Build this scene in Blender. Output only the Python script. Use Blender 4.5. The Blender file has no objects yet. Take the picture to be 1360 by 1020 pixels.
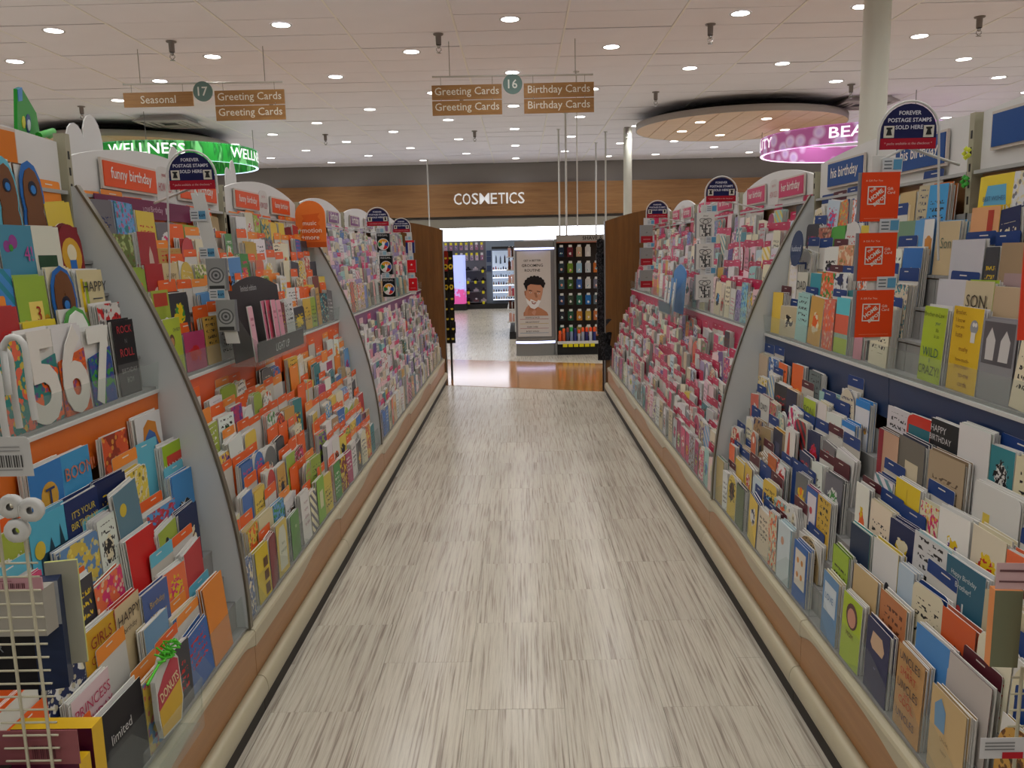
import bpy, math, random
from mathutils import Vector, Matrix, noise as mnoise
from math import sin, cos, pi, radians, sqrt, atan, atan2, floor

# ------------------------------------------------------------------ camera, world, exposure
SC = bpy.context.scene
COL = SC.collection
F_PX = 1090.0
CAM_H = 1.41
def make_camera():
    pitch, yaw, roll = atan(175.3 / F_PX), -13.7 / F_PX, .0215
    fwd = Vector((sin(yaw) * cos(pitch), cos(yaw) * cos(pitch), -sin(pitch)))
    r0 = Vector((cos(yaw), -sin(yaw), 0)); u0 = r0.cross(fwd)
    r = cos(roll) * r0 - sin(roll) * u0
    u = sin(roll) * r0 + cos(roll) * u0
    cd = bpy.data.cameras.new('camera')
    cd.sensor_fit = 'HORIZONTAL'; cd.sensor_width = 36.0
    cd.lens = F_PX / 1360.0 * 36.0
    cd.clip_start = .02; cd.clip_end = 100
    o = bpy.data.objects.new('camera', cd); COL.objects.link(o)
    m = Matrix((r, u, -fwd)).transposed().to_4x4()
    m.translation = Vector((0, 0, CAM_H))
    o.matrix_world = m
    SC.camera = o
    return r, u, fwd
CR, CU, CF = make_camera()
SC.view_settings.view_transform = 'Standard'
SC.view_settings.look = 'None'
SC.view_settings.gamma = 1.0
SC.view_settings.use_curve_mapping = False
SC.view_settings.exposure = 0.08
LAMP_WATTS = 36.0
LENS_GLOW = 7.0
SC.cycles.transparent_max_bounces = 24
SC.cycles.max_bounces = 7
SC.cycles.diffuse_bounces = 4
SC.cycles.sample_clamp_indirect = 6.0
W = bpy.data.worlds.new('world'); SC.world = W; W.use_nodes = True
W.node_tree.nodes['Background'].inputs[0].default_value = (.5, .5, .52, 1)
W.node_tree.nodes['Background'].inputs[1].default_value = .3

random.seed(11)
rnd = random.random
def ru(a, b): return a + (b - a) * rnd()

# ------------------------------------------------------------------ colours
def srgb(h):
    if not isinstance(h, str): return tuple(h)
    h = h.lstrip('#')
    c = [int(h[i:i + 2], 16) / 255 for i in (0, 2, 4)]
    return tuple(x / 12.92 if x <= .04045 else ((x + .055) / 1.055) ** 2.4 for x in c)
def rgba(h): return (*srgb(h), 1.0)

NAMED = dict(white='d6d6d2', cream='d8cfae', kraft='a98a58', tan='a88c62', lime='94ac22', green='3f8f3a', darkgreen='23482f',
    teal='1f7f88', lightteal='8fc0bd', aqua='5fb0c6', blue='2566b0', brightblue='1e7fc4', skyblue='4f94cc', paleblue='b3cbd8',
    navy='1c2a58', darkblue='173a78', yellow='d8b818', gold='c79a2c', orange='e2601e', lightorange='e68a34', red='bb2425',
    darkred='7b1a22', maroon='54202a', pink='d07890', palepink='e0bcc2', hotpink='cc2f68', magenta='a8245e', purple='5f3a86',
    lavender='9484b4', black='1d1c20', charcoal='3a3a40', grey='6c6c70', silver='aeb0b2', brown='6d4526', olive='6d6c38',
    coral='d8664c', mint='a9d1b4', beige='c6b592')
def nc(n): return srgb(NAMED.get(n, n))

# ------------------------------------------------------------------ materials
MATS = {}
def new_mat(name):
    m = bpy.data.materials.new(name); m.use_nodes = True
    nt = m.node_tree; b = nt.nodes['Principled BSDF']
    return m, nt, b
def mat(name, color, rough=.5, metal=0.0, spec=.5, noise=0.0, scale=20.0, emit=None, estr=0.0, bump=0.0):
    if name in MATS: return MATS[name]
    m, nt, b = new_mat(name)
    c = rgba(NAMED.get(color, color)) if isinstance(color, str) else (*color, 1)
    b.inputs['Base Color'].default_value = c
    b.inputs['Roughness'].default_value = rough
    b.inputs['Metallic'].default_value = metal
    b.inputs['Specular IOR Level'].default_value = spec
    if noise or bump:
        tc = nt.nodes.new('ShaderNodeTexCoord'); n = nt.nodes.new('ShaderNodeTexNoise')
        n.inputs['Scale'].default_value = scale; n.inputs['Detail'].default_value = 3
        nt.links.new(tc.outputs['Object'], n.inputs['Vector'])
        if noise:
            mx = nt.nodes.new('ShaderNodeMix'); mx.data_type = 'RGBA'; mx.blend_type = 'MULTIPLY'
            mx.inputs[0].default_value = 1
            rr = nt.nodes.new('ShaderNodeMapRange'); rr.inputs[3].default_value = 1 - noise; rr.inputs[4].default_value = 1 + noise * .4
            nt.links.new(n.outputs[0], rr.inputs[0])
            mx.inputs[6].default_value = c
            nt.links.new(rr.outputs[0], mx.inputs[7]); nt.links.new(mx.outputs[2], b.inputs['Base Color'])
        if bump:
            bp = nt.nodes.new('ShaderNodeBump'); bp.inputs['Strength'].default_value = bump; bp.inputs['Distance'].default_value = .002
            nt.links.new(n.outputs[0], bp.inputs['Height']); nt.links.new(bp.outputs[0], b.inputs['Normal'])
    if emit is not None:
        b.inputs['Emission Color'].default_value = rgba(emit); b.inputs['Emission Strength'].default_value = estr
    MATS[name] = m
    return m

def wood(name, c1, c2, axis='Z', scale=1.0, rough=.35, world=True):
    m, nt, b = new_mat(name)
    tc = nt.nodes.new('ShaderNodeTexCoord'); mp = nt.nodes.new('ShaderNodeMapping')
    s = {'X': (1.2, 22, 22), 'Y': (22, 1.2, 22), 'Z': (22, 22, 1.2)}[axis]
    mp.inputs['Scale'].default_value = [v * scale for v in s]
    n = nt.nodes.new('ShaderNodeTexNoise'); n.inputs['Scale'].default_value = 1.6; n.inputs['Detail'].default_value = 6; n.inputs['Distortion'].default_value = .7
    n2 = nt.nodes.new('ShaderNodeTexNoise'); n2.inputs['Scale'].default_value = 9; n2.inputs['Detail'].default_value = 3
    cr = nt.nodes.new('ShaderNodeValToRGB')
    cr.color_ramp.elements[0].position = .3; cr.color_ramp.elements[0].color = rgba(c1)
    cr.color_ramp.elements[1].position = .7; cr.color_ramp.elements[1].color = rgba(c2)
    ad = nt.nodes.new('ShaderNodeMath'); ad.operation = 'MULTIPLY_ADD'; ad.inputs[1].default_value = .35
    nt.links.new(tc.outputs['Object'], mp.inputs[0]); nt.links.new(mp.outputs[0], n.inputs['Vector']); nt.links.new(mp.outputs[0], n2.inputs['Vector'])
    ml = nt.nodes.new('ShaderNodeMath'); ml.operation = 'MULTIPLY'; ml.inputs[1].default_value = .65
    nt.links.new(n.outputs[0], ml.inputs[0])
    nt.links.new(n2.outputs[0], ad.inputs[0]); nt.links.new(ml.outputs[0], ad.inputs[2]); nt.links.new(ad.outputs[0], cr.inputs[0])
    nt.links.new(cr.outputs[0], b.inputs['Base Color'])
    b.inputs['Roughness'].default_value = rough
    MATS[name] = m
    return m

def print_material():
    """colours and simple printed designs come from face attributes: ca ground, cb motif, cc ink, wt = (blob, circle, text, stripes), sd = seed"""
    m, nt, b = new_mat('print'); N = nt.nodes; L = nt.links
    def at(n):
        a = N.new('ShaderNodeAttribute'); a.attribute_name = n; return a
    def math_(op, a=None, b_=None, c=None):
        x = N.new('ShaderNodeMath'); x.operation = op
        for i, v in enumerate((a, b_, c)):
            if v is None: continue
            if isinstance(v, (int, float)): x.inputs[i].default_value = v
            else: L.new(v, x.inputs[i])
        return x.outputs[0]
    def mixc(f, a, b_):
        x = N.new('ShaderNodeMix'); x.data_type = 'RGBA'
        L.new(f, x.inputs[0])
        for i, v in ((6, a), (7, b_)):
            L.new(v, x.inputs[i])
        return x.outputs[2]
    ca, cb, cc, wt, sd = (at(n) for n in ('ca', 'cb', 'cc', 'wt', 'sd'))
    uv = N.new('ShaderNodeUVMap'); uv.uv_map = 'uv'
    sep = N.new('ShaderNodeSeparateXYZ'); L.new(uv.outputs[0], sep.inputs[0])
    u, v = sep.outputs[0], sep.outputs[1]
    vy = math_('MULTIPLY', v, 1.4)
    s37 = math_('MULTIPLY', sd.outputs['Fac'], 57.0)
    p = N.new('ShaderNodeCombineXYZ'); L.new(u, p.inputs[0]); L.new(vy, p.inputs[1]); L.new(s37, p.inputs[2])
    n1 = N.new('ShaderNodeTexNoise'); n1.inputs['Detail'].default_value = 2.5
    L.new(math_('MULTIPLY_ADD', math_('FRACT', math_('MULTIPLY', sd.outputs['Fac'], 7.31)), 6.0, 2.6), n1.inputs['Scale'])
    L.new(p.outputs[0], n1.inputs['Vector'])
    blob = math_('SMOOTH_MIN', math_('MULTIPLY', math_('MAXIMUM', math_('SUBTRACT', n1.outputs[0], .52), 0.0), 40.0), 1.0, .1)
    vor = N.new('ShaderNodeTexVoronoi'); vor.inputs['Scale'].default_value = 6.5
    L.new(p.outputs[0], vor.inputs['Vector'])
    spots = math_('LESS_THAN', vor.outputs['Distance'], .33)
    wts = N.new('ShaderNodeSeparateColor'); L.new(wt.outputs['Color'], wts.inputs[0])
    # circle motif
    dx = math_('SUBTRACT', u, .5); dy = math_('SUBTRACT', vy, math_('MULTIPLY_ADD', sd.outputs['Fac'], .4, .5))
    dist = math_('SQRT', math_('ADD', math_('MULTIPLY', dx, dx), math_('MULTIPLY', dy, dy)))
    wob = math_('MULTIPLY_ADD', n1.outputs[0], .5, .02)
    circ = math_('LESS_THAN', dist, wob)
    inner = math_('MULTIPLY', circ, math_('GREATER_THAN', n1.outputs[0], .5))
    # lettering-like ink lines (illegible scribble)
    rows = math_('MULTIPLY', v, 8.0)
    fr = math_('FRACT', rows); ln = math_('FLOOR', rows)
    band = math_('MULTIPLY', math_('GREATER_THAN', fr, .3), math_('LESS_THAN', fr, .78))
    q = N.new('ShaderNodeCombineXYZ'); L.new(math_('MULTIPLY', u, 11.0), q.inputs[0]); L.new(math_('MULTIPLY', v, 16.0), q.inputs[1]); L.new(math_('MULTIPLY_ADD', ln, 3.1, s37), q.inputs[2])
    n2 = N.new('ShaderNodeTexNoise'); n2.inputs['Scale'].default_value = 1.3; n2.inputs['Detail'].default_value = 0
    L.new(q.outputs[0], n2.inputs['Vector'])
    scr = math_('GREATER_THAN', n2.outputs[0], .53)
    hw = math_('LESS_THAN', math_('ABSOLUTE', dx), .36)
    vr = math_('LESS_THAN', math_('ABSOLUTE', math_('SUBTRACT', v, math_('MULTIPLY_ADD', sd.outputs['Fac'], .3, .4))), .27)
    txt = math_('MULTIPLY', math_('MULTIPLY', band, scr), math_('MULTIPLY', hw, vr))
    stripe = math_('LESS_THAN', math_('FRACT', math_('MULTIPLY_ADD', v, 4.0, math_('MULTIPLY', u, 2.0))), .45)
    edge = math_('GREATER_THAN', math_('MAXIMUM', math_('ABSOLUTE', dx), math_('ABSOLUTE', math_('SUBTRACT', v, .5))), .43)
    c = ca.outputs['Color']
    c = mixc(math_('MULTIPLY', math_('MULTIPLY', stripe, wt.outputs['Alpha']), .85), c, cb.outputs['Color'])
    c = mixc(math_('MULTIPLY', blob, wts.outputs[0]), c, cb.outputs['Color'])
    c = mixc(math_('MULTIPLY', math_('MULTIPLY', spots, wts.outputs[0]), .7), c, cc.outputs['Color'])
    c = mixc(math_('MULTIPLY', circ, wts.outputs[1]), c, cb.outputs['Color'])
    c = mixc(math_('MULTIPLY', inner, wts.outputs[1]), c, cc.outputs['Color'])
    c = mixc(math_('MULTIPLY', txt, wts.outputs[2]), c, cc.outputs['Color'])
    L.new(c, b.inputs['Base Color'])
    b.inputs['Roughness'].default_value = .42
    b.inputs['Specular IOR Level'].default_value = .22
    MATS['print'] = m
    return m
PRINT = print_material()

def acrylic(name='acrylic', tint=(.93, .95, .94), haze=.02, dens=.05):
    m, nt, b = new_mat(name); N = nt.nodes; L = nt.links
    out = N['Material Output']
    tr = N.new('ShaderNodeBsdfTransparent'); tr.inputs[0].default_value = (*tint, 1)
    b.inputs['Base Color'].default_value = (.75, .77, .76, 1); b.inputs['Roughness'].default_value = .08
    lw = N.new('ShaderNodeLayerWeight'); lw.inputs[0].default_value = .35
    ma = N.new('ShaderNodeMath'); ma.operation = 'MULTIPLY_ADD'; ma.inputs[1].default_value = haze * 3; ma.inputs[2].default_value = dens; ma.use_clamp = True
    L.new(lw.outputs['Facing'], ma.inputs[0])
    ms = N.new('ShaderNodeMixShader'); L.new(ma.outputs[0], ms.inputs[0]); L.new(tr.outputs[0], ms.inputs[1]); L.new(b.outputs[0], ms.inputs[2])
    L.new(ms.outputs[0], out.inputs[0])
    MATS[name] = m
    return m
ACR = acrylic()
CREAM = mat('cream_laminate', 'b3ab90', .35, noise=.06, scale=6)
UPR = mat('putty_metal', 'a19d86', .45)
WHITE = mat('white_enamel', 'c9c9c6', .4)
HEADER = mat('header_board', 'd6d6d4', .45, noise=.05, scale=3)
DARK = mat('dark_kick', '2e2a26', .7)
BLACK = mat('black_plastic', '141416', .5)
STEEL = mat('grey_metal', '8b8c8b', .35, metal=.5)
CHROME = mat('chrome', 'b8b8b8', .2, metal=1)
FROST = mat('frosted_panel', 'c6caca', .22, noise=.06, scale=5)
EDGE = mat('bronze_edge', '6f6a5c', .35, metal=.4)
BASEWOOD = wood('base_wood', '97683c', 'a87a4a', 'Y', .8)
SLATWOOD = wood('slat_wood', '9c7046', 'ad8158', 'Y', .6)
CAPWOOD = wood('endcap_wood', '5f3c18', '7d5326', 'Z', .8, rough=.3)
BANDWOOD = wood('band_wood', '7c5530', 'a0764a', 'X', .35, rough=.4)
SIGNWOOD = wood('sign_wood', '94693a', 'b58850', 'X', 1.2, rough=.45)
CLOUDWOOD = wood('cloud_wood', 'cfa878', 'e2bf92', 'X', .6, rough=.5)

# ------------------------------------------------------------------ mesh builder
NONE4 = (0, 0, 0, 0)
class MB:
    def __init__(s):
        s.v = []; s.f = []; s.mi = []; s.uv = []; s.at = []; s.mats = []; s.smooth = []
    def mid(s, m):
        if m not in s.mats: s.mats.append(m)
        return s.mats.index(m)
    def face(s, pts, m, uv=None, at=None, smooth=False):
        b = len(s.v); s.v.extend([tuple(p) for p in pts])
        s.f.append(tuple(range(b, b + len(pts)))); s.mi.append(s.mid(m))
        s.uv.append(uv); s.at.append(at); s.smooth.append(smooth)
    def mesh_part(s, verts, faces, m, at=None, smooth=False):
        b = len(s.v); s.v.extend([tuple(p) for p in verts]); k = s.mid(m)
        for f in faces:
            s.f.append(tuple(b + i for i in f)); s.mi.append(k); s.uv.append(None); s.at.append(at); s.smooth.append(smooth)
    def box(s, x0, x1, y0, y1, z0, z1, m, at=None):
        if x0 > x1: x0, x1 = x1, x0
        if y0 > y1: y0, y1 = y1, y0
        V = [(x, y, z) for z in (z0, z1) for y in (y0, y1) for x in (x0, x1)]
        s.mesh_part(V, [(0, 2, 3, 1), (4, 5, 7, 6), (0, 1, 5, 4), (2, 6, 7, 3), (0, 4, 6, 2), (1, 3, 7, 5)], m, at)
    def prism(s, pts, axis, a, b, m, at=None, smooth=False):
        """closed outline pts in the two other axes, swept from a to b on axis"""
        def P(p, t):
            return {'x': (t, p[0], p[1]), 'y': (p[0], t, p[1]), 'z': (p[0], p[1], t)}[axis]
        n = len(pts)
        V = [P(p, a) for p in pts] + [P(p, b) for p in pts]
        s.mesh_part(V, [tuple(range(n)), tuple(range(2 * n - 1, n - 1, -1))], m, at)
        s.mesh_part(V, [(i, (i + 1) % n, n + (i + 1) % n, n + i) for i in range(n)], m, at, smooth)
    def tube(s, pts, r, m, n=8, at=None, cap=True):
        pts = [Vector(p) for p in pts]; V = []; F = []
        prev = None
        for i, p in enumerate(pts):
            d = (pts[min(i + 1, len(pts) - 1)] - pts[max(i - 1, 0)]).normalized()
            a = d.cross(Vector((0, 0, 1)))
            if a.length < .1: a = d.cross(Vector((1, 0, 0)))
            a.normalize()
            if prev is not None and a.dot(prev) < 0: a = -a
            prev = a
            b = d.cross(a)
            rr = r[i] if isinstance(r, (list, tuple)) else r
            for k in range(n):
                t = 2 * pi * k / n
                V.append(p + (a * cos(t) + b * sin(t)) * rr)
        for i in range(len(pts) - 1):
            for k in range(n):
                F.append((i * n + k, i * n + (k + 1) % n, (i + 1) * n + (k + 1) % n, (i + 1) * n + k))
        s.mesh_part(V, F, m, at, True)
        if cap:
            s.mesh_part(V, [tuple(range(n)), tuple(range(len(V) - 1, len(V) - n - 1, -1))], m, at)
    def lathe(s, prof, c, m, n=24, at=None):
        V = []; F = []
        for r, z in prof:
            for k in range(n):
                t = 2 * pi * k / n
                V.append((c[0] + r * cos(t), c[1] + r * sin(t), c[2] + z))
        for i in range(len(prof) - 1):
            for k in range(n):
                F.append((i * n + k, i * n + (k + 1) % n, (i + 1) * n + (k + 1) % n, (i + 1) * n + k))
        s.mesh_part(V, F, m, at, True)
    def build(s, name, parent=None, loc=None):
        me = bpy.data.meshes.new(name)
        if parent is not None: off = Vector(parent['_w'])
        elif loc is not None: off = Vector(loc)
        else:
            xs = [p[0] for p in s.v]; ys = [p[1] for p in s.v]; zs = [p[2] for p in s.v]
            off = Vector(((min(xs) + max(xs)) / 2, (min(ys) + max(ys)) / 2, min(zs)))
        if parent is not None and loc is not None: off = Vector(loc)
        me.from_pydata([(p[0] - off.x, p[1] - off.y, p[2] - off.z) for p in s.v], [], s.f)
        for m in s.mats: me.materials.append(m)
        me.polygons.foreach_set('material_index', s.mi)
        me.polygons.foreach_set('use_smooth', s.smooth)
        if any(a is not None for a in s.at):
            n = len(s.f)
            for k, nm in enumerate(('ca', 'cb', 'cc', 'wt')):
                A = me.attributes.new(nm, 'FLOAT_COLOR', 'FACE'); buf = []
                for a in s.at:
                    if a is None: buf += [.5, .5, .5, 1]
                    else:
                        x = a[k]; buf += list(x) if len(x) == 4 else [*x, 1]
                A.data.foreach_set('color', buf)
            A = me.attributes.new('sd', 'FLOAT', 'FACE')
            A.data.foreach_set('value', [0 if a is None else a[4] for a in s.at])
            U = me.uv_layers.new(name='uv'); buf = []
            for f, q in zip(s.f, s.uv):
                if q is None: buf += [.5, .02] * len(f)
                else:
                    for c in q: buf += [c[0], c[1]]
            U.data.foreach_set('uv', buf)
        me.validate(); me.update()
        o = bpy.data.objects.new(name, me); COL.objects.link(o)
        o['_w'] = tuple(off)
        if parent is not None:
            o.parent = parent; o.location = off - Vector(parent['_w'])
        else: o.location = off
        return o
def tag(o, label=None, cat=None, group=None, kind=None):
    if label: o['label'] = label
    if cat: o['category'] = cat
    if group: o['group'] = group
    if kind: o['kind'] = kind
    return o
def empty(name, loc, label=None, cat=None, group=None, kind=None):
    o = bpy.data.objects.new(name, None); COL.objects.link(o)
    o.location = loc; o['_w'] = tuple(loc); o.empty_display_size = .05
    return tag(o, label, cat, group, kind)
def solid(c): c = nc(c) if isinstance(c, str) else c; return (c, c, c, NONE4, 0.0)
def design(a, b='grey', c='black', w=(0, 0, 0, 0), s=None):
    return (nc(a) if isinstance(a, str) else a, nc(b) if isinstance(b, str) else b, nc(c) if isinstance(c, str) else c, w, rnd() if s is None else s)

# ------------------------------------------------------------------ lettering
_T = {}
def text_geo(t, bold=0.0, res=2):
    k = (t, bold, res)
    if k in _T: return _T[k]
    cu = bpy.data.curves.new('t', 'FONT'); cu.body = t; cu.size = 1; cu.resolution_u = res; cu.offset = bold
    cu.align_x = 'LEFT'; cu.space_line = .95
    o = bpy.data.objects.new('t', cu)
    me = o.to_mesh()
    V = [(v.co.x, v.co.y) for v in me.vertices]; Fs = [tuple(p.vertices) for p in me.polygons]
    o.to_mesh_clear(); bpy.data.objects.remove(o); bpy.data.curves.remove(cu)
    if V:
        x0 = min(v[0] for v in V); x1 = max(v[0] for v in V); y0 = min(v[1] for v in V); y1 = max(v[1] for v in V)
    else: x0 = x1 = y0 = y1 = 0
    _T[k] = ([(x - (x0 + x1) / 2, y - (y0 + y1) / 2) for x, y in V], Fs, x1 - x0, y1 - y0)
    return _T[k]
def lay_text(mb, t, fr, cx, cz, height=None, width=None, color='white', d=.0008, bold=.0, rot=0.0, m=None, depth=0.0, res=2, sx=1.0):
    """centred lettering on a frame fr=(P, ex, ez, n); height = overall height of the block"""
    V, Fs, w, h = text_geo(t, bold, res)
    if not V: return
    k = height / h if height else width / w
    if height and width: sx = width / (w * k)
    P, ex, ez, n = fr; c_, s_ = cos(rot), sin(rot)
    pts = []
    for x, y in V:
        x *= k * sx; y *= k
        x, y = x * c_ - y * s_ + cx, x * s_ + y * c_ + cz
        pts.append(P + ex * x + ez * y + n * (d + depth))
    at = solid(color) if m is None else None
    mb.mesh_part(pts, Fs, m or PRINT, at)
    if depth:
        ecount = {}
        for f in Fs:
            for i in range(len(f)):
                a, b = f[i], f[(i + 1) % len(f)]
                if (b, a) in ecount: del ecount[(b, a)]
                else: ecount[(a, b)] = 1
        q = [p - n * depth for p in pts]; N = len(pts)
        mb.mesh_part(pts + q, [(a, N + a, N + b, b) for a, b in ecount], m or PRINT, at)
def quad(mb, fr, x0, x1, z0, z1, at, d=0.0, m=None, uv=((0, 0), (1, 0), (1, 1), (0, 1))):
    P, ex, ez, n = fr
    mb.face([P + ex * x + ez * z + n * d for x, z in ((x0, z0), (x1, z0), (x1, z1), (x0, z1))], m or PRINT, uv, at)
def slab(mb, fr, outline, t, at, side=None, m=None, d=0.0, hw=None):
    """flat piece with thickness: outline in frame coordinates, front at d, back at d - t"""
    P, ex, ez, n = fr
    xs = [p[0] for p in outline]; zs = [p[1] for p in outline]
    x0, x1, z0, z1 = min(xs), max(xs), min(zs), max(zs)
    uv = [((x - x0) / (x1 - x0 + 1e-9), (z - z0) / (z1 - z0 + 1e-9)) for x, z in outline]
    A = [P + ex * x + ez * z + n * d for x, z in outline]; B = [p - n * t for p in A]; k = len(A)
    mb.face(A, m or PRINT, uv, at)
    sd = side if side is not None else at
    if sd is not None and m is None: sd = solid(sd[0])
    V = A + B
    mb.mesh_part(V, [tuple(range(2 * k - 1, k - 1, -1))] + [(i, k + i, k + (i + 1) % k, (i + 1) % k) for i in range(k)], m or PRINT, sd)
def rect(w, h, x=0, z=0): return [(x - w / 2, z), (x + w / 2, z), (x + w / 2, z + h), (x - w / 2, z + h)]
def roundtop(w, h, r, n=4):
    r = min(r, w / 2)
    o = [(-w / 2, 0), (w / 2, 0)]
    for i in range(n + 1):
        t = pi / 2 * i / n; o.append((w / 2 - r + r * cos(t), h - r + r * sin(t)))
    for i in range(n + 1):
        t = pi / 2 + pi / 2 * i / n; o.append((-w / 2 + r + r * cos(t), h - r + r * sin(t)))
    return o
def disc(r, n=20, x=0, z=0): return [(x + r * cos(2 * pi * i / n), z + r * sin(2 * pi * i / n)) for i in range(n)]
def frame(s, u, Y, z, tilt=0.0, yaw=0.0, lean=0.0):
    """frame facing the aisle on side s (-1 left, 1 right)"""
    n = Vector((-s * cos(tilt), 0, sin(tilt))); ez = Vector((s * sin(tilt), 0, cos(tilt))); ex = Vector((0, -s, 0))
    if yaw:
        R = Matrix.Rotation(yaw, 3, 'Z'); n, ez, ex = R @ n, R @ ez, R @ ex
    if lean:
        R = Matrix.Rotation(lean, 3, n); ez, ex = R @ ez, R @ ex
    return (Vector((s * u, Y, z)), ex, ez, n)
def camframe(x, y, z, yaw=0.0, tilt=0.0):
    """frame facing the near end of the aisle (towards -Y)"""
    n = Vector((0, -cos(tilt), sin(tilt))); ez = Vector((0, sin(tilt), cos(tilt))); ex = Vector((1, 0, 0))
    if yaw:
        R = Matrix.Rotation(yaw, 3, 'Z'); n, ez, ex = R @ n, R @ ez, R @ ex
    return (Vector((x, y, z)), ex, ez, n)

ORD = ['first', 'second', 'third', 'fourth', 'fifth', 'sixth', 'seventh', 'eighth', 'ninth', 'tenth', 'eleventh', 'twelfth', 'thirteenth', 'fourteenth', 'fifteenth', 'sixteenth', 'seventeenth', 'eighteenth', 'nineteenth', 'twentieth', 'twenty-first', 'twenty-second', 'twenty-third', 'twenty-fourth', 'twenty-fifth']
# ------------------------------------------------------------------ setting
CEIL = 3.66
FARY = 21.6
def setting():
    # floor with separate vinyl planks in the aisle
    m, nt, b = new_mat('vinyl_plank'); N = nt.nodes; L = nt.links
    tc = N.new('ShaderNodeTexCoord'); oi = N.new('ShaderNodeObjectInfo'); geo = N.new('ShaderNodeNewGeometry')
    ad = N.new('ShaderNodeVectorMath'); ad.operation = 'ADD'
    cb = N.new('ShaderNodeCombineXYZ'); mm = N.new('ShaderNodeMath'); mm.operation = 'MULTIPLY'; mm.inputs[1].default_value = 43
    L.new(oi.outputs['Random'], mm.inputs[0]); L.new(mm.outputs[0], cb.inputs[0]); L.new(mm.outputs[0], cb.inputs[2])
    L.new(geo.outputs['Position'], ad.inputs[0]); L.new(cb.outputs[0], ad.inputs[1])
    mp = N.new('ShaderNodeMapping'); mp.inputs['Scale'].default_value = (120, 2.6, 1); L.new(ad.outputs[0], mp.inputs[0])
    n1 = N.new('ShaderNodeTexNoise'); n1.inputs['Scale'].default_value = 1.0; n1.inputs['Detail'].default_value = 5; n1.inputs['Roughness'].default_value = .62
    L.new(mp.outputs[0], n1.inputs['Vector'])
    cr = N.new('ShaderNodeValToRGB'); e = cr.color_ramp.elements
    e[0].position = .3; e[0].color = rgba('8a8175'); e[1].position = .74; e[1].color = rgba('dedaca')
    for p, c in ((.38, 'a1978a'), (.45, 'b7afa0'), (.53, 'c2bcac'), (.6, 'cac4b4'), (.66, 'b8b2a2')):
        k = e.new(p); k.color = rgba(c)
    L.new(n1.outputs[0], cr.inputs[0])
    n3 = N.new('ShaderNodeTexNoise'); n3.inputs['Scale'].default_value = .8; n3.inputs['Detail'].default_value = 2
    L.new(geo.outputs['Position'], n3.inputs['Vector'])
    mr = N.new('ShaderNodeMapRange'); mr.inputs[1].default_value = .3; mr.inputs[2].default_value = .7; mr.inputs[3].default_value = .9; mr.inputs[4].default_value = 1.06
    L.new(n3.outputs[0], mr.inputs[0])
    rr = N.new('ShaderNodeMapRange'); rr.inputs[3].default_value = .95; rr.inputs[4].default_value = 1.04; L.new(oi.outputs['Random'], rr.inputs[0])
    pm = N.new('ShaderNodeMath'); pm.operation = 'MULTIPLY'; L.new(mr.outputs[0], pm.inputs[0]); L.new(rr.outputs[0], pm.inputs[1])
    mx = N.new('ShaderNodeMix'); mx.data_type = 'RGBA'; mx.blend_type = 'MULTIPLY'; mx.inputs[0].default_value = 1
    L.new(cr.outputs[0], mx.inputs[6]); L.new(pm.outputs[0], mx.inputs[7]); L.new(mx.outputs[2], b.inputs['Base Color'])
    b.inputs['Roughness'].default_value = .22; b.inputs['Specular IOR Level'].default_value = .45
    n4 = N.new('ShaderNodeTexNoise'); n4.inputs['Scale'].default_value = 3.0
    mp2 = N.new('ShaderNodeMapping'); mp2.inputs['Scale'].default_value = (1, 3, 1); L.new(geo.outputs['Position'], mp2.inputs[0]); L.new(mp2.outputs[0], n4.inputs['Vector'])
    bp = N.new('ShaderNodeBump'); bp.inputs['Strength'].default_value = .25; bp.inputs['Distance'].default_value = .004
    L.new(n4.outputs[0], bp.inputs['Height']); L.new(bp.outputs[0], b.inputs['Normal'])
    MATS['plank'] = m
    fl = MB(); fl.box(-13, 13, -6, FARY + .2, -.1, -.004, m)
    floor_o = tag(fl.build('floor', loc=(0, 0, 0)), 'pale streaked vinyl plank floor of the shop aisle', kind='structure')
    plank = None
    g = .0006
    for ci in range(-3, 3):
        xa = -.195 + .307 * ci
        off = 2.37 if ci % 2 == 0 else 2.675
        for j in range(-3, 12):
            ya = off + .607 * j
            yb = ya + .607
            if plank is None or True:
                if plank is None:
                    p = MB(); p.box(0, .307 - 2 * g, 0, .607 - 2 * g, -.004, 0, m); plank = p
                    o = p.build('floor_plank', parent=floor_o, loc=(0, 0, 0)); me = o.data
                else:
                    o = bpy.data.objects.new('floor_plank', me); COL.objects.link(o); o.parent = floor_o
                # the last planks before the timber band are cut short by it
                o.location = (xa + g, ya + g, ru(-.0002, .0003))
    rest = MB()
    for ci in range(-36, 37):
        xa = -.195 + .307 * ci
        for j in range(-8, 31):
            ya = (2.37 if ci % 2 == 0 else 2.675) + .607 * j
            if -3 <= ci < 3 and -3 <= j < 12: continue
            rest.box(xa + g, xa + .307 - g, ya + g, ya + .607 - g, -.004, ru(-.0003, .0001), m)
    tag(rest.build('floor_planks', parent=floor_o, loc=(0, 0, 0)), 'streaked vinyl planks beyond the card aisle', kind='stuff')
    # slanted timber band crossing the aisle end
    tw = wood('timber_floor', '9a6630', 'b57e40', 'X', .9, rough=.12)
    n = 9
    bd = MB()
    def fy(x): return 8.47 - .36 * x
    for i in range(n):
        t0, t1 = i / n * 2.12, (i + 1) / n * 2.12 - .003
        bd.face([Vector((-7, fy(-7) + t0, .0026)), Vector((7, fy(7) + t0, .0026)), Vector((7, fy(7) + t1, .0026)), Vector((-7, fy(-7) + t1, .0026))], tw)
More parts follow.
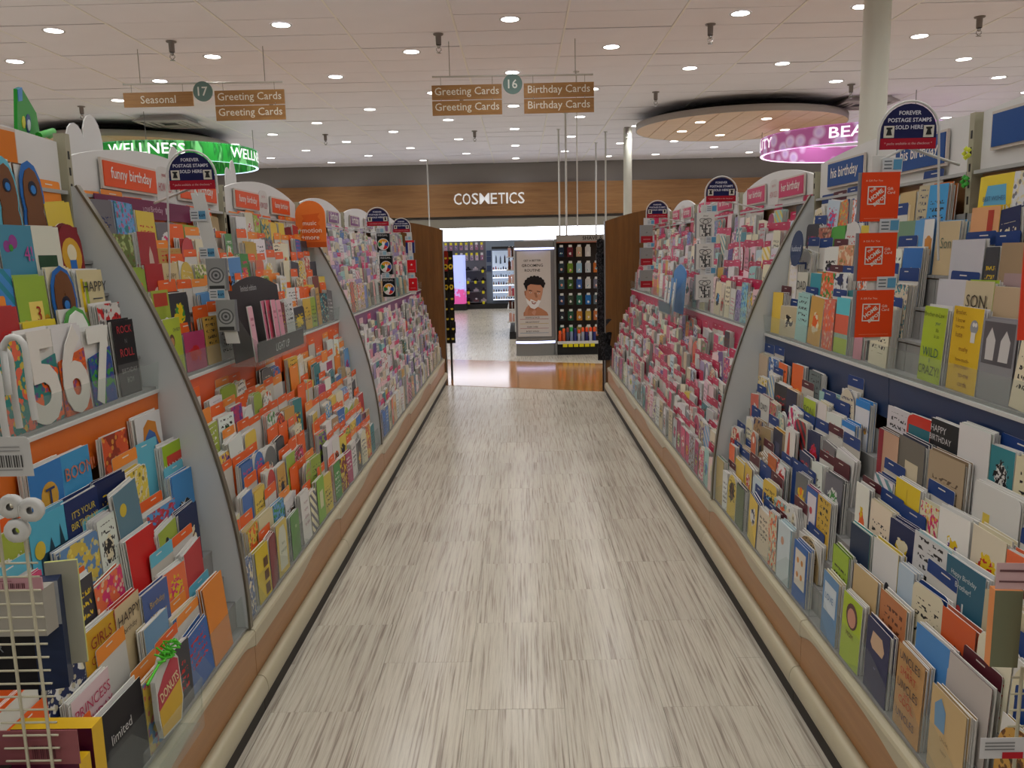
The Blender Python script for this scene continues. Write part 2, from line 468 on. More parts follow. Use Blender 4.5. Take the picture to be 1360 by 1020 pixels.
    bd2 = MB(); bd2.prism([(-7, fy(-7)), (7, fy(7)), (7, fy(7) + 2.12), (-7, fy(-7) + 2.12)], 'z', -.003, .0016, tw)
    tb = tag(bd2.build('trim_1', loc=(0, 8.5, 0)), 'brown timber band inlaid across the floor past the aisle', kind='structure')
    bd.build('timber_strips', parent=tb)
    tb.children[0]['kind'] = 'stuff'
    # ceiling
    tile_m = mat('ceiling_tile', 'efedf6', .8, noise=.05, scale=2, bump=.15)
    grid_m = mat('ceiling_grid', 'f2f0ee', .6)
    c = MB(); c.box(-13, 13, -6, FARY + .2, CEIL + .012, CEIL + .1, mat('ceiling_back', '3a3838', .9))
    for k in range(-12, 13):
        x = .505 + 1.11 * k - .555 * 0
        c.box(x - .010, x + .010, -6, FARY, CEIL - .004, CEIL + .013, grid_m)
    ce = tag(c.build('ceiling', loc=(0, 0, CEIL)), 'suspended ceiling of pale rectangular tiles', kind='structure')
    tm = None; rest = MB()
    for i in range(-12, 12):
        for j in range(-22, 30):
            x0 = .505 + 1.11 * i + .012; y0 = 7.7 + .603 * j + .008; dz = ru(-.003, .003)
            if -7 <= i <= 6 and -1 <= j <= 12:
                if tm is None:
                    q = MB(); q.box(0, 1.086, 0, .589, CEIL, CEIL + .012, tile_m); o = q.build('ceiling_tile', parent=ce, loc=(0, 0, CEIL)); tm = o.data
                else:
                    o = bpy.data.objects.new('ceiling_tile', tm); COL.objects.link(o); o.parent = ce
                o.location = (x0, y0, dz)
                if rnd() < .12: o.rotation_euler = (ru(-.006, .006), ru(-.003, .003), 0)
            elif y0 + .6 < FARY + .3:
                rest.box(x0, x0 + 1.086, y0, y0 + .589, CEIL + dz, CEIL + dz + .012, tile_m)
    tag(rest.build('ceiling_tiles', parent=ce, loc=(0, 0, CEIL)), 'ceiling tiles far from the aisle', kind='stuff')
    # walls
    wall = mat('grey_wall', '8f8a88', .7, noise=.04, scale=1.5)
    lite = mat('beige_bulkhead', '8b8577', .6)
    w = MB()
    w.box(-13, 13, FARY, FARY + .2, 0, CEIL, wall)
    w.box(-13, 13, FARY - .16, FARY, 2.04, 2.26, lite)
    wf = tag(w.build('wall_far', loc=(0, FARY, 0)), 'far shop wall with timber fascia band and grey bulkhead', kind='structure')
    b2 = MB()
    b2.box(-13, 13, FARY - .12, FARY, 2.335, 3.15, BANDWOOD)
    b2.build('timber_band', parent=wf)
    lt = MB(); lt.box(-13, 13, FARY - .05, FARY, 1.72, 2.04, mat('light_valance', 'e8ecf2', .5, emit='eef3ff', estr=5.0))
    lt.build('lit_valance', parent=wf)
    fr = camframe(0, FARY - .12, 0)
    lm = mat('sign_white', 'dcdcdc', .4, emit='ffffff', estr=.25)
    x = -1.66
    for ch, wd in zip('COSMETICS', (.205, .215, .18, .27, .175, .185, .06, .205, .18)):
        q = MB(); lay_text(q, ch, fr, x + wd / 2, 2.772, height=.285 if ch in 'COS' else .27, width=wd - .012, m=lm, depth=.05, bold=.004)
        q.build('raised_letter', parent=wf); x += wd + .018
    for nm, x0 in (('wall_left', -13.2), ('wall_right', 13)):
        w = MB(); w.box(x0, x0 + .2, -6, FARY + .2, 0, CEIL, wall)
        tag(w.build(nm, loc=(x0, 8, 0)), 'plain grey side wall of the shop, far from the aisle', kind='structure')
    w = MB(); w.box(-13, 13, -6.2, -6, 0, CEIL, wall); tag(w.build('wall_back', loc=(0, -6, 0)), 'plain grey wall behind the camera', kind='structure')
    # posts
    for x, y, r, lab in ((3.115, 7.5, .112, 'white round ceiling column behind the blue birthday racks'), (2.075, 16, .08, 'thin white round column standing far beyond the pink racks')):
        q = MB(); q.lathe([(r, 0), (r, CEIL)], (x, y, 0), mat('column_paint', 'd2d4ca', .45), 28)
        o = q.build('column', loc=(x, y, 0)); tag(o, lab, 'column')
        q = MB(); q.lathe([(r + .02, 0), (r + .02, .12), (r, .13)], (x, y, 0), STEEL, 28); q.build('base_collar', parent=o)

def lights():
    lens = mat('lamp_lens', 'ffffff', .4, emit='fffaf2', estr=LENS_GLOW)
    sp = bpy.data.lights.new('lamp', 'SPOT'); sp.energy = LAMP_WATTS; sp.spot_size = 2.9; sp.spot_blend = 1.0; sp.shadow_soft_size = .08; sp.color = (1, .985, .965)
    ringm = mat('lamp_ring', 'c8c8c8', .4)
    spots = []
    for i in range(-10, 12):
        for j in range(-10, 11):
            if (i + j) % 2 == 0: 
                x = -.05 + 1.125 * i; y = 8.5 + 1.21 * j
                if i >= 3: y += 1.12 if False else -.05
                if i >= 3: y += 1.12
                spots.append((x, y))
    proto = None; n = 0
    seen = {}
    for x, y in spots:
        d = Vector((x, y, CEIL - CAM_H)); z = d.dot(CF)
        if z > 1 and abs(F_PX * d.dot(CR) / z) < 680 and 0 < 510 - F_PX * d.dot(CU) / z < 1020: seen.setdefault(round(y, 2), []).append(x)
    rows_ = sorted(seen)
    for x, y in spots:
        if not (-5.5 < y < 21.2 and abs(x) < 12.8): continue
        if y > 17.8: pass
        if ((x - 3.74) / 1.9) ** 2 + ((y - 14.4) / 1.9) ** 2 < 1 or ((x + 6.7) / 1.9) ** 2 + ((y - 14.4) / 1.9) ** 2 < 1: continue
        if ((x - 5.8) / 1.7) ** 2 + ((y - 14.4) / 1.7) ** 2 < 1: pass
        if proto is None:
            e = empty('recessed_downlight', (x, y, CEIL))
            q = MB(); q.lathe([(.085, -.002), (.105, -.006), (.108, 0)], (x, y, CEIL), ringm, 20); a = q.build('trim_ring', parent=e)
            q = MB(); q.face([Vector((x + .086 * cos(t), y - .086 * sin(t), CEIL - .0035)) for t in [2 * pi * k / 16 for k in range(16)]], lens); b = q.build('lens', parent=e)
            proto = (a.data, b.data)
        else:
            e = empty('recessed_downlight', (x, y, CEIL))
            for nm, d in zip(('trim_ring', 'lens'), proto):
                o = bpy.data.objects.new(nm, d); COL.objects.link(o); o.parent = e
        lo = bpy.data.objects.new('lamp', sp); COL.objects.link(lo); lo.parent = e; lo.location = (0, 0, -.02)
        inv = x in seen.get(round(y, 2), [])
        tag(e, f"round recessed downlight, {ORD[sorted(seen[round(y, 2)]).index(x)]} from the left in the {ORD[rows_.index(round(y, 2))]} visible ceiling row" if inv else 'round recessed downlight in the ceiling outside the view', 'downlight', 'recessed downlights in the ceiling')
        n += 1
    # sprinkler heads
    pr = None
    for x, y, wh in ((-3.6, 9.01, 'first from the left in the nearest row'), (-.8, 8.98, 'second from the left in the nearest row'), (1.99, 8.86, 'third from the left in the nearest row'), (4.7, 8.83, 'rightmost in the nearest row'), (2.02, 12.45, 'middle row, beside the round wooden cloud'), (4.76, 12.24, 'middle row, left of the white column'), (-.8, 12.4, 'middle row, under the aisle sign'), (-3.6, 12.5, 'middle row, right of the 17 sign'), (-.8, 15.9, 'far row, left of centre'), (2.05, 15.9, 'far row, right of centre'), (-3.6, 15.9, 'far row, leftmost'), (-6.4, 12.5, 'middle row, farthest left')):
        e = empty('sprinkler_head', (x, y, CEIL))
        if pr is None:
            q = MB(); q.lathe([(.055, 0), (.05, -.012), (.03, -.015), (.028, -.11)], (x, y, CEIL), mat('sprinkler_cup', '7d7674', .5), 14); a = q.build('cup', parent=e)
            q = MB()
            q.lathe([(.0, -.10), (.018, -.11), (.018, -.135), (.012, -.14)], (x, y, CEIL), CHROME, 10)
            q.tube([(x - .022, y, CEIL - .14), (x - .026, y, CEIL - .16), (x, y, CEIL - .185), (x + .026, y, CEIL - .16), (x + .022, y, CEIL - .14)], .005, CHROME, 6)
            q.lathe([(0, -.185), (.026, -.187), (.026, -.191), (0, -.192)], (x, y, CEIL), CHROME, 12)
            b = q.build('nozzle', parent=e); pr = (a.data, b.data)
        else:
            for nm, d in zip(('cup', 'nozzle'), pr):
                o = bpy.data.objects.new(nm, d); COL.objects.link(o); o.parent = e
        tag(e, 'grey ceiling fire sprinkler, ' + wh, 'sprinkler', 'sprinklers on the ceiling')
    # air diffusers
    for x, y, lab in ((-5.62, 13.74, 'square grey air vent box hanging left of the ceiling beside the green sign'), (5.42, 13.50, 'square grey air vent box on the ceiling beside the white column')):
        q = MB(); a = .33; zz = CEIL - .1
        q.prism([(x - a, y - a), (x + a, y - a), (x + a, y + a), (x - a, y + a)], 'z', CEIL - .02, CEIL, WHITE)
        q.mesh_part([(x + i * r, y + j * r, z) for r, z in ((.42, CEIL - .09), (.33, CEIL - .02)) for i, j in ((-1, -1), (1, -1), (1, 1), (-1, 1))],
            [(0, 1, 5, 4), (1, 2, 6, 5), (2, 3, 7, 6), (3, 0, 4, 7)], mat('vent_body', 'b2adab', .5))
        e = empty('air_diffuser', (x, y, CEIL), lab, 'air vent'); q.build('housing', parent=e)
        q = MB()
        for r0, r1, z in ((.42, .34, -.1), (.3, .24, -.095), (.2, .14, -.09)):
            for (ax, bx, ay, by) in ((-r0, r0, -r0, -r1), (-r0, r0, r1, r0), (-r0, -r1, -r1, r1), (r1, r0, -r1, r1)):
                q.box(x + ax, x + bx, y + ay, y + by, CEIL + z, CEIL + z + .012, mat('vent_body', 'b2adab', .5))
        q.build('louvre', parent=e)
        q = MB(); q.box(x - .32, x + .32, y - .32, y + .32, CEIL - .075, CEIL - .07, BLACK); q.build('duct_opening', parent=e)

def ceiling_features():
    # round wooden clouds
    for cx, cy, r, lab in ((3.74, 14.4, 1.72, 'round pale wood ceiling cloud above the pink racks'), (-7.0, 15.3, 1.72, 'round pale wood ceiling cloud above the green ring sign')):
        e = empty('ceiling_cloud', (cx, cy, 3.40), lab, 'ceiling panel')
        q = MB(); q.lathe([(r - .01, 0), (r, 0), (r, .10), (r - .02, .10)], (cx, cy, 3.40), mat('cloud_rim', 'a9a29c', .5), 72); q.build('rim', parent=e)
        q = MB(); q.lathe([(r - .28, .09), (r - .28, .19)], (cx, cy, 3.40), mat('gap_dark', '191615', .9), 60); q.build('shadow_gap', parent=e)  # near-black drum paints in the shadow between cloud and ceiling
        q = MB(); q.lathe([(0, .1), (r - .02, .1)], (cx, cy, 3.40), mat('gap_dark', '191615', .9), 60); q.build('top_cover', parent=e)
        # underside boards, each a strip between two seams
        nb = 10
        for k in range(nb):
            a = -r + 2 * r * k / nb + .006; b = -r + 2 * r * (k + 1) / nb - .006
            pts = []
            for i in range(9):
                x = a + (b - a) * i / 8; x = max(-r + .012, min(r - .012, x)); pts.append((cx + x, cy - sqrt(max(0, (r - .01) ** 2 - x * x))))
            for i in range(8, -1, -1):
                x = a + (b - a) * i / 8; x = max(-r + .012, min(r - .012, x)); pts.append((cx + x, cy + sqrt(max(0, (r - .01) ** 2 - x * x))))
            q = MB(); q.prism(pts, 'z', 3.402, 3.42, CLOUDWOOD); q.build('wood_board', parent=e)
        lens = MATS['lamp_lens']
        for dx, dy in ((-.9, .3), (.2, -.9), (.9, .4), (-.1, .9), (-.8, -.7)):
            q = MB(); q.face([Vector((cx + dx + .08 * cos(t), cy + dy - .08 * sin(t)  , 3.399)) for t in [2 * pi * k / 14 for k in range(14)]], lens); q.build('downlight_lens', parent=e)
    # ring signs
    for cx, cy, R, nm, lab, c1, c2, c3, words in (
        (5.8, 14.4, 1.62, 'b', 'backlit pink ring sign reading BEAUTY hanging beside the white column', 'b0609e', 'c890c8', 'd4bce0', 'BEAUTY'),
        (-5.85, 14.4, 1.35, 'g', 'backlit green ring sign reading WELLNESS hanging above the left racks', '1d9a34', '7fe08a', '0b6a26', 'WELLNESS')):
        m, nt, b = new_mat('ring_print_' + nm); N = nt.nodes; L = nt.links
        tc = N.new('ShaderNodeTexCoord'); mp = N.new('ShaderNodeMapping'); L.new(tc.outputs['Object'], mp.inputs[0])
        mp.inputs['Scale'].default_value = (1, 1, 1) if nm == 'b' else (2.2, 2.2, .7)
        vo = N.new('ShaderNodeTexVoronoi') if nm == 'b' else N.new('ShaderNodeTexNoise')
        vo.inputs['Scale'].default_value = 4.5 if nm == 'b' else 3.0
        L.new(mp.outputs[0], vo.inputs['Vector'])
        cr = N.new('ShaderNodeValToRGB'); L.new(vo.outputs[0], cr.inputs[0])
        e_ = cr.color_ramp.elements; e_[0].color = rgba(c2); e_[0].position = .18 if nm == 'b' else .4; e_[1].color = rgba(c1); e_[1].position = .55
        k = e_.new(.32 if nm == 'b' else .47); k.color = rgba(c3)
        if nm == 'b': e_[0].color = rgba('c8a8dc')
        L.new(cr.outputs[0], b.inputs['Base Color']); L.new(cr.outputs[0], b.inputs['Emission Color']); b.inputs['Emission Strength'].default_value = .24
        e = empty('ring_sign', (cx, cy, 2.95), lab, 'sign')
        q = MB(); q.lathe([(R, 0), (R, .29)], (cx, cy, 2.95), m, 72); q.lathe([(R - .03, .29), (R - .03, 0)], (cx, cy, 2.95), m, 72); q.build('printed_drum', parent=e)
        q = MB(); q.lathe([(R + .004, 0), (R - .034, 0), (R - .034, .012), (R + .004, .012)], (cx, cy, 2.945), mat('ring_glow_' + nm, 'ffffff', .4, emit='c6e4ff' if nm == 'g' else 'ffd6ff', estr=1.1), 72)
        q.lathe([(R + .004, .285), (R - .034, .285), (R - .034, .29)], (cx, cy, 2.945), mat('ring_glow_' + nm, 'ffffff', .4), 72); q.build('light_edge', parent=e)
        # words wrapped on the drum, several repeats
        lm = mat('ring_letters', 'f0f0ff', .4, emit='ffffff', estr=.8)
        q = MB(); hh = .165
        V, Fs, w, h = text_geo(words, .01, 2); k = hh / h
        for rep in range(4):
            a0 = -pi / 2 + (-.32 + 1.39 * (rep - 1) if nm == 'b' else .055 + 1.45 * (rep - 1))
            pts = []
            for x, y in V:
                t = a0 + x * k * (1.35 if nm == 'b' else 1.12) / R
                pts.append((cx + (R + .012) * cos(t), cy + (R + .012) * sin(t), 2.95 + .165 + y * k))
            q.mesh_part(pts, Fs, lm)
        q.build('lettering', parent=e)
        q = MB()
        for t in (.6, 2.7, 4.8): q.tube([(cx + R * cos(t), cy + R * sin(t), 3.24), (cx + R * cos(t), cy + R * sin(t), CEIL)], .006, STEEL, 5)
        q.build('suspension_rods', parent=e)

def aisle_sign(cx, y, num, left, right, lab):
    e = empty('aisle_sign', (cx, y, 2.9), lab, 'sign')
    q = MB(); q.tube([(cx - .87, y, 3.30), (cx + .87, y, 3.285)], .011, WHITE, 8); q.build('hanging_bar', parent=e)
    for dx in (-.68, .68):
        q = MB(); q.tube([(cx + dx, y, 3.29), (cx + dx, y, CEIL)], .004, STEEL, 5); q.build('suspension_wire', parent=e)
    q = MB(); f = camframe(cx, y - .02, 3.205)
    slab(q, f, disc(.105, 28), .02, solid('6f8a86')); lay_text(q, num, f, 0, 0, height=.095, color='e6ebe6', bold=.012)
    q.build('number_disc', parent=e)
    for side, lines in ((-1, left), (1, right)):
        for k, t in enumerate(lines):
            zc = 3.135 - .163 * k
            xc = cx + side * .50 
            f = camframe(xc, y, zc)
            q = MB(); slab(q, f, [(-.38, -.076), (.38, -.076), (.38, .076), (-.38, .076)], .02, None, m=SIGNWOOD); p = q.build('sign_board', parent=e)
            q = MB(); lay_text(q, t, f, 0, 0, height=.105 if 'y' in t or 'g' in t else .082, color='ece8da', bold=.006, d=.002); q.build('lettering', parent=p)
            q = MB()
            for dx in (-.28, .28): q.tube([(xc + dx, y - .01, zc + .07), (xc + dx, y - .01, 3.29 if k == 0 else zc + .1)], .003, CHROME, 4)
            q.build('hook', parent=p)
setting(); lights(); ceiling_features()
aisle_sign(-.04, 9.3, '16', ['Greeting Cards', 'Greeting Cards'], ['Birthday Cards', 'Birthday Cards'], 'hanging wooden aisle sign numbered 16 above the middle of the aisle')
aisle_sign(-3.41, 9.3, '17', ['Seasonal'], ['Greeting Cards', 'Greeting Cards'], 'hanging wooden aisle sign numbered 17 at upper left')

# ------------------------------------------------------------------ card racks
LOW = [(.868 + .0295 * k, .285 + .083 * k) for k in range(7)]; LOW_T = radians(1.5)
UP = [(1.086 + .037 * k, 1.042 + .092 * k) for k in range(5)]; UP_T = radians(3)
EL = [1.155, 2.38, 3.605, 4.83, 6.055, 7.45, 8.9]
ER = [1.155, 2.385, 3.62, 4.85, 6.07, 7.04, 8.0]
PROFILE = [(.857 + .222 * (z - .28) ** 2, z) for z in [1.62 - 1.34 * k / 24 for k in range(25)]]

def rack(s, y0, y1, pal, idx, lab, divider=None, signs=None, ends=False):
    e = empty('card_rack', (s * 1.1, (y0 + y1) / 2, 0), lab, 'card rack')
    g = .0015
    def P(pts, m, name, ya=y0 + g, yb=y1 - g, smooth=False):
        q = MB(); q.prism([(s * a, b) for a, b in pts], 'y', ya, yb, m, smooth=smooth); return q.build(name, parent=e)
    P([(.828, 0), (.828, .044), (1.3, .044), (1.3, 0)], DARK, 'kick_plate')
    rail = [(.8455, .046)] + [(.832 - .019 * sin(pi * t / 8), .084 - .037 * cos(pi * t / 8)) for t in range(9)] + [(.8455, .122)]
    P(rail, CREAM, 'bumper_rail', smooth=True)
    P([(.846, .05), (.846, .25), (.862, .25), (.862, .05)], BASEWOOD, 'base_panel')
    # wavy ledge
    q = MB(); V = []; Fc = []; nseg = 40
    for i in range(nseg + 1):
        t = i / nseg; y = y0 + g + (y1 - y0 - 2 * g) * t
        k = 1 / (1 + math.exp((t - .52) * 22)); k2 = 1 / (1 + math.exp(-(t - .97) * 60))
        zb = .247 - .032 * max(k, k2) 
        V += [(s * .8455, y, zb), (s * .842, y, zb + .004), (s * .841, y, .264), (s * .845, y, .271), (s * .858, y, .274), (s * .87, y, .274), (s * .87, y, zb)]
    for i in range(nseg):
        for j in range(6): Fc.append((i * 7 + j, i * 7 + j + 1, i * 7 + 8 + j, i * 7 + 7 + j))
    q.mesh_part(V, Fc, CREAM); q.mesh_part(V, [tuple(range(7)), tuple(range(len(V) - 1, len(V) - 8, -1))], CREAM); q.build('wavy_ledge', parent=e)
    # acrylic lips
    P([(.864, .272), (.867, .272), (.874, .385), (.871, .385)], ACR, 'acrylic_lip')
    P([(1.070, 1.034), (1.0725, 1.034), (1.0645, 1.115), (1.062, 1.115)], ACR, 'upper_acrylic_lip')
    # stepped tiers
    for k, (u, z) in enumerate(LOW):
        P([(u - .004, z - .008), (u - .004, z), (u + .026, z), (u + .0265, z + .075), (u + .0285, z + .075), (u + .0285, z - .008)], mat('tier_grey', '8c8c8a', .5), 'card_tier')
    for k, (u, z) in enumerate(UP):
        P([(u - .008, z - .008), (u - .008, z), (u + .030, z), (u + .034, z + .08), (u + .036, z + .08), (u + .036, z - .008)], mat('tier_grey', '8c8c8a', .5), 'card_tier')
    P([(1.079, .90), (1.074, 1.026), (1.09, 1.026), (1.09, .90)], mat('band_' + pal['tab'], pal['tab'], .4), 'colour_band')
    P([(1.068, 1.025), (1.068, 1.034), (1.085, 1.034), (1.085, 1.025)], WHITE, 'shelf_edge')
    P([(1.30, 0), (1.30, 1.62), (1.33, 1.62), (1.33, 0)], SLATWOOD, 'back_panel')
    # header board with a shallow arch
    pts = [(y0 + .025, 1.605), (y1 - .025, 1.605)]
    if s < 0 and idx == 0: arch = lambda t: 1.74 + .05 * (1 - t)
    elif s > 0 and idx == 0: arch = lambda t: 1.765 + .10 * (1 - t) ** 1.2
    elif s > 0 and idx == 1: arch = lambda t: 1.765 + .03 * sin(pi * min(1, t * .95)) - .02 * t
    else: arch = lambda t: 1.705 + .072 * sin(pi * t) ** .8
    N_ = 20
    for i in range(N_ + 1):
        t = 1 - i / N_; pts.append((y0 + .025 + (y1 - y0 - .05) * t, arch(t)))
    q = MB(); q.prism(pts, 'x', s * 1.285, s * 1.297, HEADER); hd = q.build('header_board', parent=e)
    q = MB(); q.box(s * 1.27, s * 1.30, y0 + .02, y1 - .02, 1.597, 1.607, mat('header_rail', 'a9aaa8', .35)); q.build('header_rail', parent=e)
    if signs:
        for t0, t1, z0, z1, txt in signs:
            ya, yb = y0 + (y1 - y0) * t0, y0 + (y1 - y0) * t1
            f = frame(s, 1.272, (ya + yb) / 2, (z0 + z1) / 2); hw, hh = (yb - ya) / 2, (z1 - z0) / 2
            q = MB(); slab(q, f, [(-hw - .008, -hh - .008), (hw + .008, -hh - .008), (hw + .008, hh + .008), (-hw - .008, hh + .008)], .008, solid('c8beb4'))
            slab(q, f, [(-hw, -hh), (hw, -hh), (hw, hh), (-hw, hh)], .004, solid(pal['sign']), d=.003)
            sg = q.build('category_sign', parent=e)
            if txt:
                q = MB(); lay_text(q, txt, f, 0, 0, width=hw * 1.55, color='e8e2dc', d=.0045, bold=.01); q.build('lettering', parent=sg)
        tm = (signs[0][1] + signs[1][0]) / 2 if len(signs) > 1 else None
        if tm and pal.get('print'):
            f = frame(s, 1.284, y0 + (y1 - y0) * tm, 1.675)
            q = MB(); slab(q, f, roundtop(.155, .125, .05), .002, solid('cac8c4'), d=.002); 
            for i in range(len(q.v)): q.v[i] = (q.v[i][0], q.v[i][1], q.v[i][2] - .06)
            lay_text(q, "you're", f, 0, .035, height=.022, color='b5525c', d=.003); lay_text(q, 'HOW OLD?!', f, 0, -.008, height=.03, width=.12, color='b5525c', d=.003)
            q.build('printed_plaque', parent=e)
    # slotted upright at the far end
    q = MB(); q.box(s * 1.268, s * 1.30, y1 - .013, y1 + .013, .9, 1.765 if (idx == 0) else 1.72, UPR); up = q.build('slotted_upright', parent=e)
    q = MB()
    for k in range(12): q.box(s * 1.2665, s * 1.269, y1 - .005, y1 + .002, 1.2 + .045 * k, 1.222 + .045 * k, BLACK)
    tag(q.build('slots', parent=up), kind='stuff')
    if divider is not None:
        ya, yb = divider - .007, divider + .007
        q = MB(); pr = [(s * a, b) for a, b in PROFILE] 
        back = [(s * .93, .28), (s * 1.275, 1.03), (s * 1.275, 1.62)]
        n = len(pr)
        outl = pr + back
        q.prism(outl, 'y', ya, yb, FROST); dv = q.build('divider_panel', parent=e)
        q = MB(); V = []; Fc = []
        for i, (a, b) in enumerate(PROFILE):
            i0, i1 = max(i - 1, 0), min(i + 1, n - 1)
            dx, dz = PROFILE[i1][0] - PROFILE[i0][0], PROFILE[i1][1] - PROFILE[i0][1]; l = sqrt(dx * dx + dz * dz)
            nx, nz = dz / l, -dx / l
            for o_, y in ((0.0, ya - .004), (.007, ya - .004), (.007, yb + .004), (0.0, yb + .004)):
                V.append((s * (a + nx * o_), y, b + nz * o_))
        for i in range(n - 1):
            for j in range(3): Fc.append((i * 4 + j, i * 4 + j + 1, i * 4 + 5 + j, i * 4 + 4 + j))
        q.mesh_part(V, Fc, EDGE); q.build('edge_trim', parent=dv)
    return e

PAL = {
 'kids': dict(tab='d2691e', sign='d0741a', tabs=['orange', 'orange', 'lightorange', 'aqua', 'red'],
    cards=[('blue', 4), ('brightblue', 3), ('red', 4), ('yellow', 3), ('navy', 3), ('lime', 2), ('white', 3), ('hotpink', 2), ('orange', 3), ('darkred', 2), ('charcoal', 2), ('cream', 1), ('teal', 1)]),
 'funny': dict(tab='d4521c', sign='e0531f', tabs=['orange', 'orange', 'orange', 'lightorange'], print=True,
    cards=[('lime', 5), ('yellow', 5), ('white', 8), ('cream', 4), ('teal', 2), ('red', 2), ('charcoal', 3), ('blue', 2), ('green', 2), ('gold', 2), ('grey', 2), ('skyblue', 2), ('darkred', 2), ('kraft', 2), ('magenta', 1), ('orange', 1)]),
 'purple': dict(tab='76386e', sign='7a3b78', tabs=['palepink', 'hotpink', 'lavender', 'white'],
    cards=[('white', 8), ('cream', 6), ('palepink', 6), ('lavender', 4), ('teal', 3), ('lightteal', 3), ('silver', 4), ('pink', 2), ('blue', 2), ('beige', 3), ('purple', 2), ('gold', 1), ('orange', 1), ('darkgreen', 1), ('kraft', 2)]),
 'navy': dict(tab='173058', sign='1a4a8c', tabs=['darkblue', 'darkblue', 'darkblue', 'darkblue', 'maroon'],
    cards=[('white', 11), ('cream', 7), ('kraft', 6), ('teal', 2), ('lightteal', 3), ('navy', 3), ('yellow', 2), ('lime', 2), ('orange', 2), ('grey', 3), ('blue', 2), ('paleblue', 3), ('charcoal', 2), ('beige', 3), ('darkgreen', 1), ('gold', 2), ('coral', 1)]),
 'pink': dict(tab='b02052', sign='c42a5e', tabs=['b81e4c', 'c02a58', 'a81844', 'b81e4c'], print=True,
    cards=[('white', 11), ('palepink', 6), ('pink', 3), ('cream', 8), ('hotpink', 3), ('lavender', 3), ('silver', 4), ('purple', 1), ('charcoal', 1), ('gold', 1), ('lightteal', 2), ('magenta', 2), ('beige', 3), ('yellow', 1), ('teal', 1), ('coral', 1), ('paleblue', 1)]),
}
def sg(*a): return list(a)
rack(-1, EL[0], EL[1], PAL['kids'], 0, 'nearest left card rack with number cards under an orange header sign', 2.38, sg((.62, .80, 1.655, 1.735, '')))
rack(-1, EL[1], EL[2], PAL['funny'], 1, 'left card rack just past the first curved divider, orange funny birthday signs', None, sg((.16, .46, 1.638, 1.715, 'funny birthday'), (.63, .93, 1.638, 1.715, 'funny birthday')))
rack(-1, EL[2], EL[3], PAL['funny'], 2, 'second orange-signed left card rack ending at the far curved divider', 4.83, sg((.13, .40, 1.638, 1.712, 'funny birthday'), (.58, .84, 1.638, 1.712, 'funny birthday')))
rack(-1, EL[3], EL[4], PAL['purple'], 3, 'left card rack with purple signs directly past the second divider', None, sg((.18, .4, 1.635, 1.705, ''), (.62, .86, 1.635, 1.705, 'birthday')))
rack(-1, EL[4], EL[5], PAL['purple'], 4, 'left card rack with purple signs in the middle distance', None, sg((.18, .42, 1.635, 1.705, 'birthday'), (.60, .84, 1.635, 1.705, 'birthday')))
rack(-1, EL[5], EL[6], PAL['purple'], 5, 'farthest left card rack beside the wooden end panel', None, sg((.2, .42, 1.635, 1.705, ''), (.6, .84, 1.635, 1.705, '')))
rack(1, ER[0], ER[1], PAL['navy'], 0, 'nearest right card rack with a plain blue header sign', None, sg((.70, .92, 1.66, 1.745, '')))
rack(1, ER[1], ER[2], PAL['navy'], 1, 'right card rack with two blue his birthday signs', 3.62, sg((.12, .38, 1.645, 1.735, 'his birthday'), (.60, .88, 1.645, 1.735, 'his birthday')))
rack(1, ER[2], ER[3], PAL['pink'], 2, 'right card rack with pink her birthday signs just past the curved divider', None, sg((.12, .40, 1.642, 1.722, 'her birthday'), (.60, .86, 1.642, 1.722, 'her birthday')))
rack(1, ER[3], ER[4], PAL['pink'], 3, 'second pink-signed right card rack', None, sg((.14, .42, 1.64, 1.715, 'her birthday'), (.6, .88, 1.64, 1.715, 'her birthday')))
rack(1, ER[4], ER[5], PAL['pink'], 4, 'third pink-signed right card rack in the distance', None, sg((.14, .42, 1.64, 1.71, 'birthday'), (.6, .88, 1.64, 1.71, 'birthday')))
rack(1, ER[5], ER[6], PAL['pink'], 5, 'farthest right card rack beside the wooden end panel', None, sg((.14, .42, 1.64, 1.71, 'birthday'), (.6, .88, 1.64, 1.71, '')))

# wooden end panels
for s, Y, zi, zo, lab in ((-1, 8.92, 1.77, 1.665, 'curved brown wood end panel closing the left row of racks'), (1, 8.02, 1.80, 1.685, 'curved brown wood end panel closing the right row of racks')):
    e = empty('gondola_end', (s * 1.1, Y, 0), lab, 'end panel')
    q = MB(); n = 16; V = []; Fc = []
    for i in range(n + 1):
        t = i / n; u = .835 + .62 * t; dy = -.10 * (1 - (1 - t) ** 2) * 0 + .09 * (1 - t) ** 2
        z = zo + (zi - zo) * (1 - (1 - t) ** 1.8)
        V += [(s * u, Y + dy, 0), (s * u, Y + dy, z), (s * u, Y + dy + .035, z), (s * u, Y + dy + .035, 0)]
    for i in range(n):
        for j in range(4): Fc.append((i * 4 + j, i * 4 + (j + 1) % 4, i * 4 + 4 + (j + 1) % 4, i * 4 + 4 + j))
    q.mesh_part(V, Fc, CAPWOOD, smooth=False); q.mesh_part(V, [(0, 1, 2, 3), tuple(len(V) - 1 - k for k in range(4))], CAPWOOD)
    q.build('wood_sheet', parent=e)
    q = MB(); q.box(s * .825, s * .836, Y + .085, Y + .13, .0, zo, STEEL); q.build('edge_post', parent=e)

